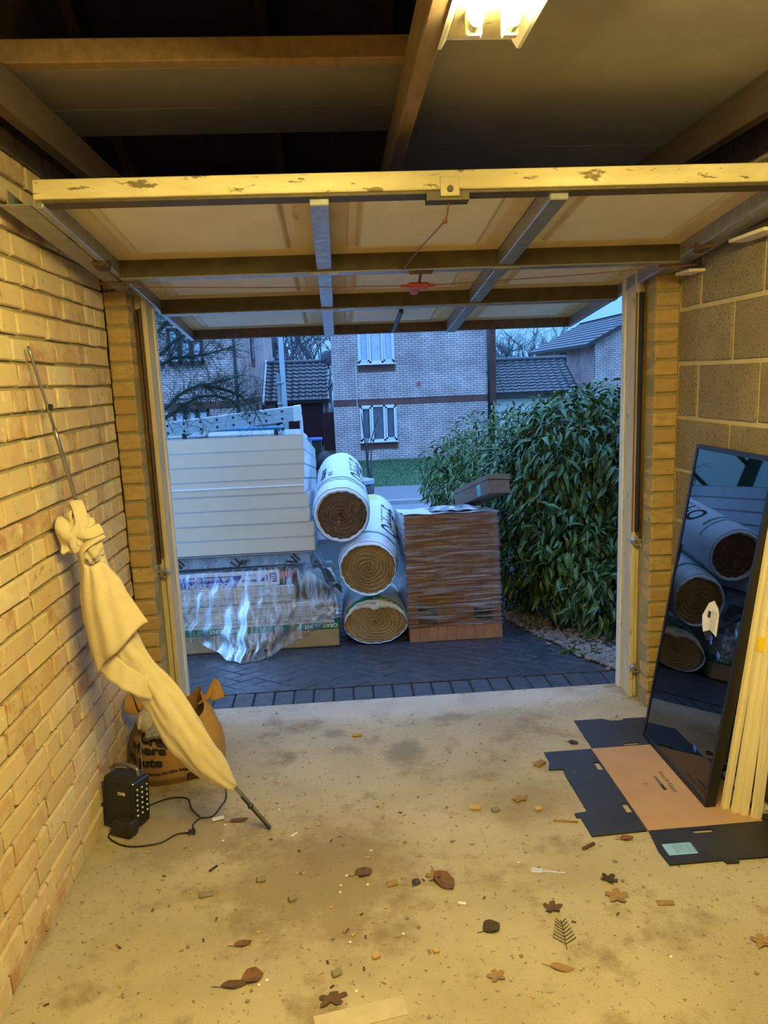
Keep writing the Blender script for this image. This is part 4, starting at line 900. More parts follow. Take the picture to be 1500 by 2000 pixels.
# facing gable house
h1 = thing('house', 'buff brick house with red brick bands and white windows, straight across the street', 'house', (0, 26, -1.35)); 
MB().box(-.1, 5.35, 0, 8, 0, 6.2).build('wall', BUFX, h1)
MB().box(-.11, 5.36, -.018, .2, 2.03, 2.25).build('brick_band', REDX, h1)
MB().box(.80, 2.10, -.016, .2, 3.18, 3.40).build('brick_sill', REDX, h1); MB().box(.78, 2.10, -.016, .2, .49, .71).build('brick_sill', REDX, h1)
window(h1, .82, 2.08, 3.47, 4.75, -.02, UPVC, LGLASS); window(h1, .80, 2.08, .78, 2.03, -.02, UPVC, WGLASS, 3, True)
pipe(h1, 5.36, -.06, 0, 6.0); MB().tube([(.72, -.03, 2.0), (.72, -.03, 3.4)], .012, 5).build('aerial_cable', UPVC, h1)
MB().box(-.3, 5.6, -.15, 8.2, 6.15, 6.3).build('roof', TILE, h1); MB().tube([(2.9, -.03, 2.72), (2.9, -.06, 2.72)], .07, 8).build('alarm_disc', mat('faded_red', (.5, .12, .1), None), h1)
MB().box(5.42, 5.85, 1.0, 1.4, 1.9, 6.0).build('red_pier', REDB, h1)
# garage on the right of it
h2 = thing('garage_building', 'low tiled garage with white door half hidden by the hedge', 'garage', (0, 27.5, -1.35))
MB().box(5.92, 9.3, .35, 4.5, 0, 2.2).build('wall', REDB, h2); MB().box(5.9, 9.2, -.05, .1, 2.02, 2.26).build('fascia', DBROWN, h2)
tileroof(h2, (5.9, -.1, 2.24), (1, 0, 0), (0, 2.0, 1.2), 3.2, 2.33, .30, .21, TILE, .028, .03); MB().tube([(5.9, 1.92, 3.48), (9.2, 1.92, 3.48)], .09, 8).build('ridge', TILE, h2)
d = MB().box(5.95, 8.6, .28, .34, .02, 2.0).build('garage_door', UPVC, h2)
for k in range(8): MB().box(6.0, 8.55, .265, .28, .12 + k * .23, .30 + k * .23).build('door_rib', UPVC, d)
# house at the right edge
h3 = thing('house', 'brick house with grey ridged roof at the right edge, above the hedge', 'house', (9.85, 28, -1.35))
MB().prism([(0, 0), (0, 4.0), (2.2, 5.1), (4.4, 4.0), (4.4, 0)], -8.3, 0, Matrix(((1, 0, 0, 0), (0, 0, -1, 0), (0, 1, 0, 0), (0, 0, 0, 1)))).build('wall', BUFX, h3)
MB().box(-.012, .02, 0, 8.3, 0, 4.0).build('side_facing', BUFY, h3)
tileroof(h3, (-.3, 8.4, 3.90), (0, -1, 0), (2.5, 0, 1.27), 8.65, 2.9, .3, .29, SLATE, 0, .035); tileroof(h3, (4.7, -.25, 3.90), (0, 1, 0), (-2.5, 0, 1.27), 8.65, 2.9, .3, .29, SLATE, 0, .035)
MB().prism([(-.36, 3.78), (2.2, 5.08), (2.2, 5.24), (-.36, 3.94)], .18, .26, Matrix(((1, 0, 0, 0), (0, 0, -1, 0), (0, 1, 0, 0), (0, 0, 0, 1)))).build('bargeboard', DBROWN, h3)
MB().box(-.36, -.26, -.2, 8.5, 3.80, 3.92).build('gutter', PIPE, h3); MB().tube(smoothpath([(-.3, 8.3, 3.8), (-.3, 8.3, 3.6), (-.06, 8.3, 3.45), (-.06, 8.3, .2)], 4), .04, 6).build('downpipe', PIPE, h3)
window(h3, 1.25, 2.3, 2.6, 3.7, -.02, DBROWN, WGLASS, 2); MB().box(-.05, .0, 3.4, 4.3, 2.95, 3.72).build('window', DBROWN, h3)
# left house and its garage
h4 = thing('house', 'buff brick house with dark brown windows on the left, behind the bare tree', 'house', (-3.28, 25, -1.35))
MB().box(-6.5, 0, 0, 15.5, 0, 5.6).build('wall', BUFX, h4); MB().box(-.02, .012, 0, 15.5, 0, 5.6).build('side_facing', BUFY, h4)
MB().box(-6.5, .01, -.018, .1, 2.17, 2.40).build('brick_band', REDX, h4); MB().box(.0, .02, 0, 15.5, 2.17, 2.40).build('brick_band', mat('red_band', (.2, .08, .075), (.16, .065, .06), 9, .9), h4)
window(h4, -2.10, -.98, 3.64, 4.8, -.02, DBROWN, LGLASS, 3, bar=.09, mid=True); window(h4, -2.12, -.94, .9, 2.17, -.02, DBROWN, LGLASS, 3, bar=.09, mid=True)
MB().box(-.01, .05, 5.0, 6.1, 3.85, 4.9).build('window', DBROWN, h4); MB().box(-.01, .055, 5.2, 5.9, 3.93, 4.85).build('pane', WGLASS, h4); MB().box(.0, .025, 5.0, 6.2, 3.6, 3.85).build('brick_sill', mat('red_sill', (.2, .08, .075), None, rough=.9), h4)
MB().box(-.01, .05, 5.4, 6.5, .1, 2.12).build('side_door', mat('brown_door', (.11, .06, .04), None, rough=.6), h4)
MB().cbox(.02, .2, 4.6, 4.8, 2.18, 2.33, .02).build('wall_light', PIPE, h4); pipe(h4, .03, -.05, 0, 5.5, .05); MB().box(-6.8, .25, -.2, 15.7, 5.55, 5.7).build('roof', TILE, h4)
h5 = thing('garage_building', 'tiled garage with maroon door between the two houses across the street', 'garage', (0, 33, -1.35))
MB().box(-3.2, -.35, .3, 5, 0, 2.15).build('wall', BUFX, h5); MB().box(-3.25, -.3, -.08, .1, 2.0, 2.16).build('fascia', DBROWN, h5)
tileroof(h5, (-3.15, -.15, 2.14), (1, 0, 0), (0, 2.5, 1.66), 2.80, 3.05, .30, .30, TILE, .035, .04); MB().tube([(-3.15, 2.4, 3.85), (-.3, 2.4, 3.85)], .10, 8).build('ridge', TILE, h5)
MB().box(-.1, .0, -.2, 3.2, -.05, .12, Matrix.Translation((-3.13, 0, 2.14)) @ Matrix.Rotation(math.atan2(1.66, 2.5), 4, 'X')).build('verge', UPVC, h5)
d = MB().box(-2.7, -.64, .24, .29, .0, 2.0).build('garage_door', MAROON, h5)
for k in range(14): MB().box(-2.66 + k * .145, -2.55 + k * .145, .225, .24, .05, 1.95).build('door_rib', MAROON, d)
MB().tube([(-.55, .1, 0), (-.55, .1, 2.1)], .06, 8).build('downpipe', mat('grey_pipe', (.28, .29, .31), None, rough=.5), h5, True)
tag(MB().box(-.02, .42, 0, .06, 0, 1.66).build('fence_panel', MAROON, loc=(-.55, 30.5, -1.35)), 'dark reddish brown fence panel beside the facing house', 'fence')
dsh = thing('satellite_dish', 'grey satellite dish above the tiled garage roof', 'satellite dish', (-.33, 33.2, 2.35))
MB().ball((0, 0, .25), (.26, .06, .30), 16, 8).build('dish', mat('dish_grey', (.14, .17, .22), None, rough=.4), dsh, True); MB().tube([(0, 0, .2), (-.2, -.3, .05)], .02, 6).build('arm', PIPE, dsh); MB().tube([(0, .05, .25), (.1, .15, -.25)], .03, 6).build('mount', PIPE, dsh)
# street lamp, bins, sapling
lp = thing('lamp_post', 'pale grey lamp post standing before the maroon garage', 'lamp post', (-1.52, 22, -1.22)); PG = mat('lamp_post_grey', (.34, .38, .42), None, rough=.5)
MB().tube([(0, 0, 0), (0, 0, 2.0), (0, 0, 6.0)], [.095, .085, .06], 10).build('column', PG, lp, True); MB().cbox(-.19, -.08, -.05, .06, 1.95, 3.05, .02).build('sign_plate', mat('sign_back', (.20, .24, .25), None, rough=.6), lp); MB().cbox(-.12, .12, -.6, .1, 5.95, 6.1, .04).build('lantern', GREYP, lp)
for x in (2.2, 2.8): MB().box(-.2, .02, -.1, .1, x - .02, x + .02).build('clamp', PG, lp)
def wheelie(x, y, z, lid, label):
    o = thing('wheelie_bin', label, 'bin', (x, y, z))
    MB().prism([(-.22, -.26), (.22, -.26), (.24, .26), (-.24, .26)], .06, .95).build('body', BLACKP, o); MB().cbox(-.27, .27, -.33, .3, .95, 1.02, .02).build('lid', lid, o)
    for s_ in (-.23, .23): MB().tube([(s_ - .03, .24, .1), (s_ + .03, .24, .1)], .1, 12).build('wheel', BLACKP, o)
wheelie(-.78, 24, -1.24, mat('blue_lid', (.03, .10, .38), None, rough=.4), 'black wheelie bin with blue lid in front of the maroon garage')
tag(MB().ball((0, 0, .33), (.33, .3, .33), 12, 9, jit=.06).build('rubbish_sack', BLACKP, smooth=True, loc=(-.42, 23.2, -1.24)), 'full black rubbish sack beside the blue lidded bin', 'sack')
pt_ = thing('round_planter', 'black round tub with grey lid behind the insulation rolls', 'tub', (.44, 15.4, -1.3)); MB().tube([(0, 0, 0), (0, 0, .72)], [.24, .27], 16).build('tub', BLACKG, pt_, True); MB().tube([(0, 0, .72), (0, 0, .80), (0, 0, .84)], [.28, .27, .1], 16).build('lid', mat('grey_blue_lid', (.30, .34, .44), None, rough=.5), pt_)

# --- van with ladders on the street
vn = thing('van', 'white van with ladders on its roof, behind the cream insulation boards', 'van', (-.52, 12.2, -1.28)); VW = mat('white_van_paint', (.70, .72, .74), None, rough=.25, coat=.5)
MB().prism([(0, .32), (.02, 1.25), (-.06, 1.85), (-.2, 1.98), (-3.3, 2.0), (-3.75, 1.9), (-4.45, 1.15), (-5.2, 1.0), (-5.3, .32)], 0, 1.85, Matrix(((1, 0, 0, 0), (0, 0, 1, 0), (0, 1, 0, 0), (0, 0, 0, 1)))).build('body', VW, vn)
MB().prism([(-3.0, 1.2), (-3.0, 1.8), (-3.62, 1.8), (-4.2, 1.2)], -.01, 0, Matrix(((1, 0, 0, 0), (0, 0, 1, 0), (0, 1, 0, 0), (0, 0, 0, 1)))).build('side_window', WGLASS, vn)
MB().cbox(-.01, .09, .0, 1.85, .3, .58, .02).build('bumper', BLACKP, vn); MB().box(-.02, .045, .03, .16, 1.0, 1.5).build('tail_light', mat('tail_red', (.45, .02, .02), None, rough=.3), vn); MB().box(-.05, .02, .1, 1.75, 1.25, 1.8).build('rear_window', WGLASS, vn)
for x in (-.95, -4.4):
    for y in (.06, 1.79): wv = MB().tube([(x, y - .1, .32), (x, y + .1, .32)], .32, 20).build('wheel', BLACKP, vn, True); MB().tube([(x, y - .115, .32), (x, y + .115, .32)], .19, 14).build('hub', GALV, wv)
for x in (-.5, -2.0, -3.2): MB().box(x - .03, x + .03, .1, 1.75, 2.04, 2.09).box(x - .03, x + .03, .12, .2, 1.97, 2.05).box(x - .03, x + .03, 1.65, 1.73, 1.97, 2.05).build('roof_bar', BLACKP, vn)
MB().cbox(-2.9, -.4, .25, .75, 2.09, 2.12, .01).build('blue_load', mat('blue_tarpaulin', (.03, .22, .42), None, rough=.5), vn)
hp = MB().tube(smoothpath([(-.35, .2, 2.40), (-.2, .2, 2.42), (-.10, .2, 2.34), (-.08, .2, 2.2), (-.08, .2, 1.95)], 5), .028, 8).build('rack_hoop', VW, vn, True)
ALU = mat('aluminium', (.60, .63, .66), (.52, .55, .58), 10, .35, metal=.6)
for j, (dz, w) in enumerate(((2.235, 'lower'), (2.355, 'upper'))):
    ld = thing('ladder', f'long aluminium ladder on the white van, the {w} of two', 'ladder', (-.80, 12.30, -1.28 + dz + .04), (0, -.085, 0), 'ladders on the van')
    for y in (0, .42): MB().cbox(-3.3, .12, y, y + .03, -.058, .052, .004).build('rail', ALU, ld)
    for k in range(12):
        MB().tube([(-.1 - k * .268, -.012, 0), (-.1 - k * .268, .46, 0)], .02, 8).build('rung', PIPE if True else ALU, ld)
    MB().cbox(.08, .20, -.01, .46, -.07, .06, .01).build('end_cap', WHITEP, ld)

# --- trees
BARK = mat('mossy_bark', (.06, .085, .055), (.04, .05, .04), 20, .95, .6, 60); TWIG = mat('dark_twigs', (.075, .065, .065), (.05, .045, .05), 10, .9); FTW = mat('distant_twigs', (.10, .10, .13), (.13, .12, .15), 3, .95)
def grow(mb, p, d, L, r, lev, q, sides=4, up=.05, spread=.6):
    pts = [p]; dd = d.normalized(); n = 3
    for k in range(n):
        dd = (dd + Vector((q.gauss(0, .12), q.gauss(0, .12), q.gauss(0, .1) + up))).normalized(); pts.append(pts[-1] + dd * L / n)
    mb.tube(pts, [lerp(r, r * .6, k / n) for k in range(n + 1)], sides, caps=False)
    if lev > 0:
        for k in range(q.choice((2, 3, 3, 4))):
            a = q.choice(pts[1:]); nd = (dd + Vector((q.gauss(0, spread), q.gauss(0, spread), q.gauss(.08, spread * .7)))).normalized()
            grow(mb, a, nd, L * q.uniform(.55, .8), r * .55, lev - 1, q, 3, up, spread)
def fartree(x, y, z, h, label, seed, lev=5):
    q = random.Random(seed); o = thing('bare_tree', label, 'tree', (x, y, z), group='bare winter trees behind the houses')
    t = MB().tube([(0, 0, 0), (.05, 0, h * .2), (0, .05, h * .34)], [h * .022, h * .018, h * .014], 6).build('trunk', FTW, o)
    m = MB()
    for k in range(5): grow(m, Vector((0, 0, h * (.2 + .03 * k))), Vector((q.gauss(0, .5), q.gauss(0, .5), 1)), h * .30, h * .011, lev - 1, q)
    m.build('branches', FTW, o, kind='stuff')
fartree(-3.6, 47, -1.3, 11, 'bare winter tree just right of the left house, behind the garage roof', 21); fartree(-2.3, 44, -1.3, 8.5, 'bare winter tree behind the lamp post', 22); fartree(-1.0, 46, -1.3, 10, 'bare winter tree behind the satellite dish', 23); fartree(-2.9, 52, -1.3, 9, 'farthest bare tree behind the maroon garage', 28)
fartree(12.0, 55, -1.3, 7.6, 'bare winter tree over the right garage roof, next to the red pier', 24); fartree(14.6, 56, -1.3, 8.2, 'tall bare winter tree in the middle of the sky gap', 25); fartree(17.0, 58, -1.3, 6.6, 'bare winter tree touching the right house roof', 26); fartree(13.3, 62, -1.3, 6.2, 'low bare winter tree at the back of the sky gap', 27)
hz = MB(); q = random.Random(31)
for i in range(900): x = q.uniform(-8, 26); hz.tube([(x, 66 + q.uniform(-2, 2), -1.3), (x + q.gauss(0, .5), 66, 1.5 + q.uniform(0, 3.2))], [.06, .02], 3, caps=False)
tag(hz.build('distant_thicket', FTW, kind='stuff'), 'dark distant thicket of bare stems on the skyline', 'thicket')
sp_ = thing('bare_sapling', 'thin bare sapling growing before the facing house', 'sapling', (.80, 19.6, -1.25)); m = MB(); q = random.Random(4)
for k in range(5): m.tube(smoothpath([(q.uniform(-.06, .06), 0, 0), (q.uniform(-.1, .1), 0, .9), (q.uniform(-.3, .35), 0, q.uniform(1.3, 2.0))], 4), [.018] * 4 + [.014] * 4 + [.008], 4)
m.build('stems', TWIG, sp_, kind='stuff')
# mossy tree whose limbs reach in from the left
mt = thing('mossy_tree', 'bare mossy tree reaching in from the left in front of the brick house', 'tree', (-3.6, 10.5, -.95)); q = random.Random(77)
MB().tube(smoothpath([(0, 0, -.1), (.1, 0, 1.2), (.25, 0, 2.2), (.1, 0, 3.8)], 5), [.17 - .006 * k for k in range(16)], 8).build('trunk', BARK, mt, True)
limbs = [[(-1.25 - 2.1, 1.55), (-2.42, 1.98), (-2.18, 2.17), (-1.98, 2.30), (-1.7, 2.5)], [(-3.35, 1.7), (-2.42, 1.87), (-2.2, 1.95), (-1.95, 1.97), (-1.7, 2.0), (-1.4, 2.08)], [(-3.4, .75), (-2.4, 1.26), (-2.15, 1.46), (-1.88, 1.58), (-1.65, 1.6), (-1.3, 1.70)],
         [(-3.4, .6), (-2.38, 1.16), (-2.1, 1.33), (-1.85, 1.42), (-1.6, 1.41), (-1.4, 1.33)], [(-1.88, 1.58), (-1.55, 1.50), (-1.3, 1.38), (-1.12, 1.18)], [(-3.4, .3), (-2.35, .60), (-2.1, .66), (-1.85, .72)], [(-3.3, 2.0), (-2.5, 2.5), (-2.1, 2.75), (-1.6, 2.8)], [(-3.3, 1.9), (-2.5, 2.25), (-2.25, 2.45), (-2.0, 2.7)]]
tw = MB()
for L in limbs:
    P = smoothpath([(x + 3.6, q.uniform(-.12, .12), z + .95) for x, z in L], 6); n = len(P); MB().tube(P, [lerp(.034, .010, k / n) for k in range(n)], 6).build('limb', BARK, mt, True)
    for k in range(5, n, 1):
        for _ in range(3):
            grow(tw, P[k], Vector((q.gauss(.35, .5), q.gauss(0, .5), q.gauss(-.05, .55))), q.uniform(.12, .30), .006, 2, q, 3, -.02, .7)
tw.build('twigs', BARK, mt, kind='stuff')

# --- evergreen hedge
LEAFD = mat('glossy_dark_leaf', (.028, .07, .014), (.045, .095, .018), 9, .32, .1, 40, rnd=[(.025, .062, .012), (.04, .09, .016), (.03, .075, .018), (.08, .12, .018)]); LEAFB = mat('hedge_foliage', (.028, .066, .013), (.055, .11, .018), 2.6, .33, spots=(6, .64, (.10, .14, .025), .05)); LEAFF = mat('far_hedge_foliage', (.065, .13, .03), (.10, .17, .035), 2.2, .42, spots=(5, .64, (.13, .17, .05), .06))
LV = [(0, 0, 0)]; prof = [(.15, .45), (.35, .95), (.55, 1.0), (.75, .75), (.92, .3)]
for s_, w in prof: zz = -.55 * s_ * s_; LV += [(s_, -w * .5, zz + .10 * w), (s_, 0, zz), (s_, w * .5, zz + .10 * w)]
LV.append((1, 0, -.56)); LF = [(0, 2, 1), (0, 3, 2)]
for k in range(4): o_ = 1 + 3 * k; LF += [(o_, o_ + 1, o_ + 4, o_ + 3), (o_ + 1, o_ + 2, o_ + 5, o_ + 4)]
LF += [(13, 14, 16), (14, 15, 16)]
def leafM(p, out, q, L, Wd):
    d = (out * .6 + Vector((q.gauss(0, .55), q.gauss(0, .55), q.gauss(-.5, .45)))).normalized(); side = d.cross(Vector((0, 0, 1)))
    side = side.normalized() if side.length > .05 else Vector((1, 0, 0)); upv = side.cross(d).normalized()
    roll_ = q.gauss(0, .5); s2 = side * math.cos(roll_) + upv * math.sin(roll_); u2 = upv * math.cos(roll_) - side * math.sin(roll_)
    return Matrix(((d.x * L, s2.x * Wd, u2.x * L, p.x), (d.y * L, s2.y * Wd, u2.y * L, p.y), (d.z * L, s2.z * Wd, u2.z * L, p.z), (0, 0, 0, 1)))
def hedge(name, label, base, blobs, n, L, Wd, lm, nind, seed, facing):
    q = random.Random(seed); o = thing(name, label, 'shrub', base); m = MB(); ind = []; B = Vector(base); lme = MB().add(LV, LF).mesh('leaf', LEAFD, True)
    tot = sum(b[3] * b[5] for b in blobs); st = MB()
    for (cx, cy, cz, ra, rb_, rc) in blobs:
        c = Vector((cx, cy, cz)) - B
        for k in range(int(n * ra * rc / tot)):
            v = Vector((q.gauss(0, 1), q.gauss(0, 1), q.gauss(0, 1))).normalized()
            if v.y > .55 and q.random() < .75: continue
            k_ = q.uniform(.70, 1.06) if q.random() < .8 else q.uniform(.45, .8); p = c + Vector((v.x * ra * k_, v.y * rb_ * k_, v.z * rc * k_))
            if (p + B).z < -.02 - .13 * max(0, p.y + B.y - 3.65) + .05: continue
            s_ = q.uniform(.7, 1.25); M_ = leafM(p, v, q, L * s_, Wd * s_ * q.uniform(.85, 1.1))
            if k_ > .92 and v.y < -.3 and v.x < .5 and len(ind) < nind and q.random() < .35: ind.append(M_)
            else: m.add(LV, LF, M_)
        for k in range(14):
            v = Vector((q.gauss(0, 1), q.gauss(-.4, 1), abs(q.gauss(.6, .6)))).normalized(); e = c + Vector((v.x * ra * 1.02, v.y * rb_, v.z * rc * 1.02)); st.tube(smoothpath([(c.x * .6, c.y * .7, max(.02, (c.z - rc) * .4)), c.lerp(e, .45) + Vector((0, 0, -.1)), e], 5), [.012 - .0008 * j for j in range(11)], 5)
    m.build('foliage', lm, o, True, kind='stuff'); st.build('stems', TWIG, o, kind='stuff')
    for M_ in ind: x = obj('leaf', lme, o); x.matrix_local = M_
hedge('evergreen_shrub', 'large dark glossy evergreen shrub filling the right of the driveway', (1.95, 5.2, -.22), [(1.95, 5.25, .75, .72, .7, .72), (1.55, 4.95, .35, .36, .5, .45), (2.3, 4.9, .55, .7, .7, .85), (1.75, 5.1, 1.02, .48, .55, .42), (1.75, 4.55, .12, .33, .4, .33), (2.1, 4.7, .95, .42, .5, .50), (1.42, 5.6, .72, .32, .5, .40), (1.40, 5.5, .18, .30, .5, .40)], 21000, .092, .027, LEAFB, 260, 12, 1)
hedge('evergreen_shrub', 'paler green evergreen shrub farther down the drive', (1.8, 7.9, -.57), [(1.75, 7.8, .45, .72, .9, .78), (1.45, 7.6, .15, .52, .7, .62), (2.2, 7.2, .55, .8, .8, .80), (1.3, 8.0, .5, .42, .6, .42)], 11000, .082, .021, LEAFF, 20, 13, 1)
for i, (x, y, h) in enumerate(((1.29, .42, .07), (1.36, .30, .055), (1.24, .85, .05))):
    w = ('bushy green weed growing between pavers beside the gravel', 'small green weed nearest the right door post', 'tiny green weed at the far gravel edge')[i]; m = MB(); q = random.Random(i)
    for k in range(26): m.add(LV, LF, leafM(Vector((q.gauss(0, .008), q.gauss(0, .008), .012)), Vector((q.gauss(0, 1), q.gauss(0, 1), .9)).normalized(), q, h * q.uniform(.6, 1.1), .010) @ Matrix.Identity(4))
    tag(m.build('weed', LEAFD, loc=D(x, y, 0), rot=DR), w, 'weed')

# ================================================================== LITTER ON THE CONCRETE
LB = mat('brown_dead_leaf', (.10, .055, .028), (.07, .04, .022), 40, .8, .3, 200); LR = mat('russet_dead_leaf', (.17, .08, .035), (.12, .055, .025), 40, .8, .3, 200); LT = mat('tan_dead_leaf', (.32, .20, .09), (.24, .15, .07), 40, .85, .3, 200); LK = mat('blackish_dead_leaf', (.035, .022, .018), (.05, .03, .022), 40, .8)
CHIP = mat('pale_wood_chip', (.52, .37, .15), (.44, .30, .12), 30, .85); STONE = mat('grey_pebble', (.20, .17, .12), (.26, .22, .16), 30, .8)
def deadleaf(x, y, L, Wd, a, m, label, kind=0, curl=.35):
    q = random.Random(int(x * 1000) + int(y * 777)); c_, s_ = math.cos(a), math.sin(a)
    if kind == 0: out = [(t, Wd / L * .5 * math.sin(PI * t) ** .8 * (1 + .1 * q.uniform(-1, 1))) for t in (0, .12, .3, .5, .7, .88, 1)]; poly = [(t, w) for t, w in out] + [(t, -w) for t, w in out[-2:0:-1]]
    else:
        poly = []
        for k in range(20):
            an = 2 * PI * k / 20; r = .5 * (.55 + .45 * abs(math.cos(2.5 * an))) * (1 + .12 * q.uniform(-1, 1)); poly.append((.5 + r * math.cos(an), r * math.sin(an) * Wd / L))
    cx = sum(p[0] for p in poly) / len(poly); n = len(poly)
    def P(px, py, dz): z = curl * L * ((py) ** 2 * 2.2 + .25 * (px - cx) ** 2) + .05 * L * math.sin(7 * px + 3 * py); return ((px - cx) * L, py * L, max(0.0004, z + .0015) + dz)
    vs = [P(*p, 0) for p in poly] + [P(cx, 0, 0)] + [P(*p, .0012) for p in poly] + [P(cx, 0, .0012)]
    fs = [(i, (i + 1) % n, n)[::-1] for i in range(n)] + [(n + 1 + i, n + 1 + (i + 1) % n, 2 * n + 1) for i in range(n)] + [(i, (i + 1) % n, n + 1 + (i + 1) % n, n + 1 + i) for i in range(n)]
    o = thing('dead_leaf', label, 'leaf', (x, y, .0005), (0, 0, a)); MB().add(vs, fs).build('blade', m, o)
    st0 = P(poly[0][0], poly[0][1], .001); MB().tube([(st0[0], st0[1], .002), (st0[0] - L * .3, st0[1] + L * .06, .003)], .0011, 4).build('stalk', m, o)
deadleaf(.011, 2.13, .062, .05, .3, LB, 'round brown dead leaf on the concrete left of centre'); deadleaf(.262, 2.062, .10, .06, -1.1, LR, 'large russet dead leaf in the litter at the middle of the floor', 0, .5); deadleaf(.235, 2.088, .055, .05, .5, LT, 'tan curled leaf beside the large russet leaf', 1, .5)
deadleaf(.368, 1.848, .058, .052, .4, LK, 'blackish curled dead leaf near the front of the floor'); deadleaf(.564, 1.907, .060, .052, .2, LB, 'brown lobed dead leaf right of the blackish leaf', 1); deadleaf(.772, 2.008, .058, .045, -.5, LK, 'dark lobed dead leaf with raised edge, toward the cardboard', 1, .6)
deadleaf(.768, 1.934, .075, .07, .1, LT, 'flat tan lobed leaf just in front of the dark lobed leaf', 1, .1); deadleaf(.345, 1.677, .055, .045, .6, LT, 'tan pointed dead leaf near the bottom centre', 1, .15); deadleaf(.523, 1.685, .065, .028, -.3, LT, 'narrow tan leaf near the bottom, right of centre', 0, .2)
deadleaf(-.300, 1.742, .060, .055, .2, LR, 'round russet leaf at the lower left'); deadleaf(-.345, 1.722, .075, .03, .1, LB, 'thin brown leaf under the round russet leaf'); deadleaf(-.086, 1.650, .085, .05, .3, LB, 'dark lobed leaf by the clear tape at the bottom', 1, .1)
deadleaf(.609, 2.480, .070, .045, .5, LT, 'pale brown lobed leaf between the door and the cardboard', 1, .2); deadleaf(.936, 2.869, .045, .035, -.5, LK, 'small dark leaf beside the far black flap'); deadleaf(-.341, 1.866, .052, .026, .2, LR, 'small purplish leaf at the left of the floor'); deadleaf(1.093, 1.716, .07, .06, .2, LT, 'lobed leaf at the right edge of the floor', 1, .1)
deadleaf(.905, 2.203, .05, .03, .1, LR, 'reddish leaf tucked under the corner of the black side flap'); deadleaf(.175, 2.065, .035, .03, 1, LK, 'tiny dark leaf left of the russet leaf'); deadleaf(-.43, 2.475, .07, .03, .2, LR, 'dark red leaf beside the white tab and cable', 0, .2); deadleaf(1.415, 3.18, .08, .05, .2, LR, 'brown leaf at the foot of the right door post', 0, .3)
m = MB().tube([(0, 0, .002), (0, .11, .003)], .0012, 4)
for k in range(7):
    for s_ in (-1, 1): m.tube([(0, .02 + k * .013, .002), (s_ * (.032 - k * .003), .045 + k * .012, .003)], .0014, 4)
tag(m.build('fern_sprig', LB, loc=(.556, 1.745, .001), rot=(0, 0, -.15)), 'small brown fern sprig lying on the concrete', 'sprig')
tag(MB().box(-.05, .05, -.004, .004, 0, .0006).cbox(-.055, -.02, -.012, .010, .0005, .0025, .0005).build('plastic_strip', mat('clear_strip', (.52, .52, .5), None, rough=.2), loc=(.60, 2.07, .0004), rot=(0, 0, -.25)), 'shiny clear plastic strip in front of the cardboard', 'plastic scrap')
tag(MB().box(-.10, .13, -.03, .03, .0003, .0012).build('clear_tape', mat('clear_parcel_tape', (.50, .44, .32), (.56, .50, .38), 20, .15), loc=(-.03, 1.59, .0004), rot=(0, 0, .18)), 'strip of clear parcel tape stuck to the floor at the bottom', 'tape')
def chip(x, y, L, Wd, h, a, m, label, cat, name='wood_chip', group=None): tag(MB().cbox(-L / 2, L / 2, -Wd / 2, Wd / 2, 0, h, min(h, Wd) * .25).build(name, m, loc=(x, y, .0008), rot=(0, 0, a)), label, cat, group)
chip(.019, 3.064, .045, .016, .012, .1, CHIP, 'pale wood chip nearest the door opening', 'wood chip'); chip(.432, 2.442, .045, .022, .010, -.2, CHIP, 'golden wood chip in the middle of the floor', 'wood chip'); chip(.503, 2.42, .028, .022, .010, .4, STONE, 'small brown stone beside the golden wood chip', 'stone', 'stone'); chip(.658, 2.407, .028, .020, .010, .1, CHIP, 'small yellow chip left of the black side flap', 'wood chip')
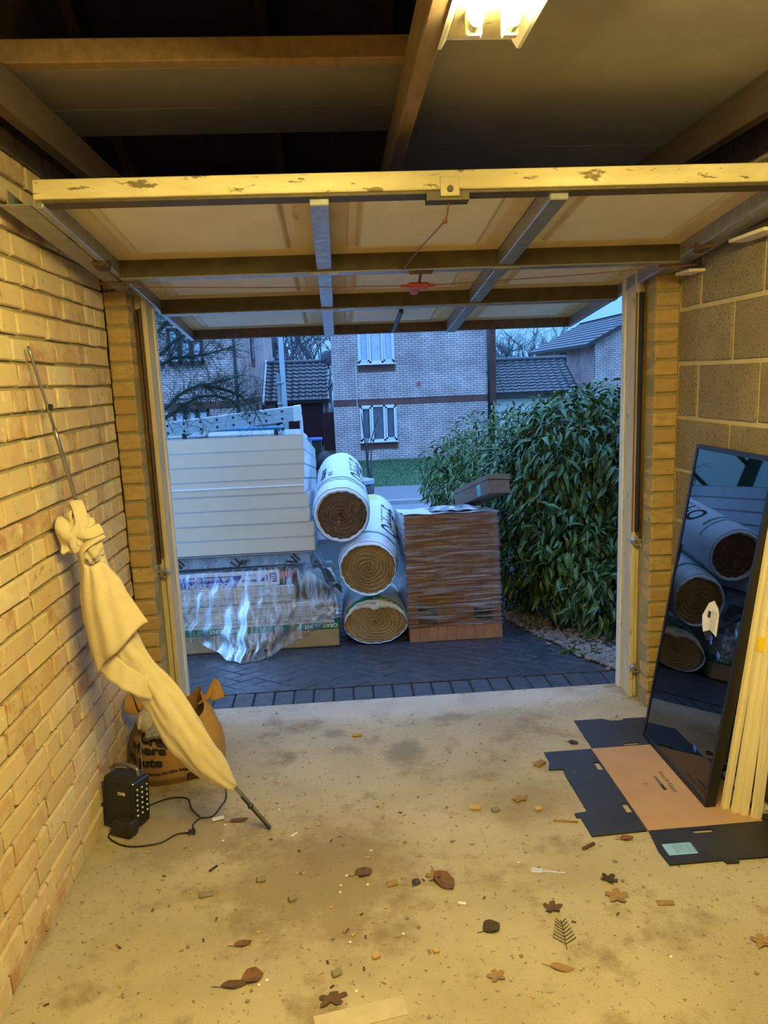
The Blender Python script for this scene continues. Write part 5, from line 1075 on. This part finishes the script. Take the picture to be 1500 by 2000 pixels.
chip(.748, 2.715, .05, .03, .012, .6, LT, 'curled tan bark chip under the tab of the black side flap', 'bark chip', 'bark_chip'); chip(.732, 2.322, .085, .007, .006, -.25, LT, 'thin bark stick in front of the black side flap', 'stick', 'stick'); chip(.764, 2.175, .055, .012, .008, .5, LB, 'dark brown stick by the corner of the side flap', 'stick', 'stick'); chip(-.479, 2.211, .035, .009, .004, .9, BLACKP, 'small black plastic piece on the floor by the radio cable', 'plastic piece', 'plastic_piece')
chip(-.316, 2.134, .028, .022, .010, .2, STONE, 'grey flat stone on the left of the floor', 'stone', 'stone'); chip(-.481, 2.084, .045, .022, .008, .1, STONE, 'larger grey stone flake near the left wall', 'stone', 'stone'); chip(.302, 1.957, .024, .010, .004, -.3, PAPERW, 'small white scrap of paper in front of the russet leaf', 'paper scrap', 'paper_scrap'); chip(.033, 1.776, .022, .016, .010, .3, CHIP, 'cube shaped wood chip at lower centre left', 'wood chip'); chip(.20, 1.778, .018, .014, .009, .1, CHIP, 'small pale chip at lower centre', 'wood chip'); chip(-.075, 1.728, .026, .020, .012, .4, STONE, 'brown pebble near the bottom left of centre', 'stone', 'stone')
chip(-.21, 2.03, .024, .02, .014, .4, STONE, 'dark stone beside a pale chip left of centre', 'stone', 'stone'); chip(.898, 1.89, .05, .02, .004, -.1, LT, 'flat tan bark strip on the right of the floor', 'bark chip', 'bark_chip'); chip(-.223, 2.363, .028, .008, .003, .8, PAPERW, 'tiny white scrap near the foot of the pole', 'paper scrap', 'paper_scrap'); chip(.10, 2.07, .036, .026, .004, .2, LT, 'flat pinkish tan flake left of the litter', 'bark chip', 'bark_chip')
q = random.Random(99); cm = [MB().cbox(-a, a, -b, b, 0, h, .001).mesh('crumb', mm) for a, b, h, mm in ((.006, .004, .004, CHIP), (.004, .004, .004, PAPERW), (.007, .003, .003, LB), (.005, .005, .004, STONE), (.009, .002, .002, LT))]
for i in range(150):
    if i < 70: x, y = q.gauss(-.05, .28), q.gauss(2.05, .28)
    else: x, y = q.uniform(-.85, 1.4), q.uniform(1.55, 3.35)
    if not (-.86 < x < 1.42 and 1.5 < y < 3.4) or (x > .74 and 2.0 < y < 3.08) or (x < -.5 and y > 2.35): continue
    tag(obj('crumb', cm[q.choices(range(5), (4, 2, 4, 3, 2))[0]], None, (x, y, .0006), (0, 0, q.uniform(0, 6))), 'tiny crumb of grit, wood or bark on the concrete floor', 'crumb', 'crumbs on the floor')
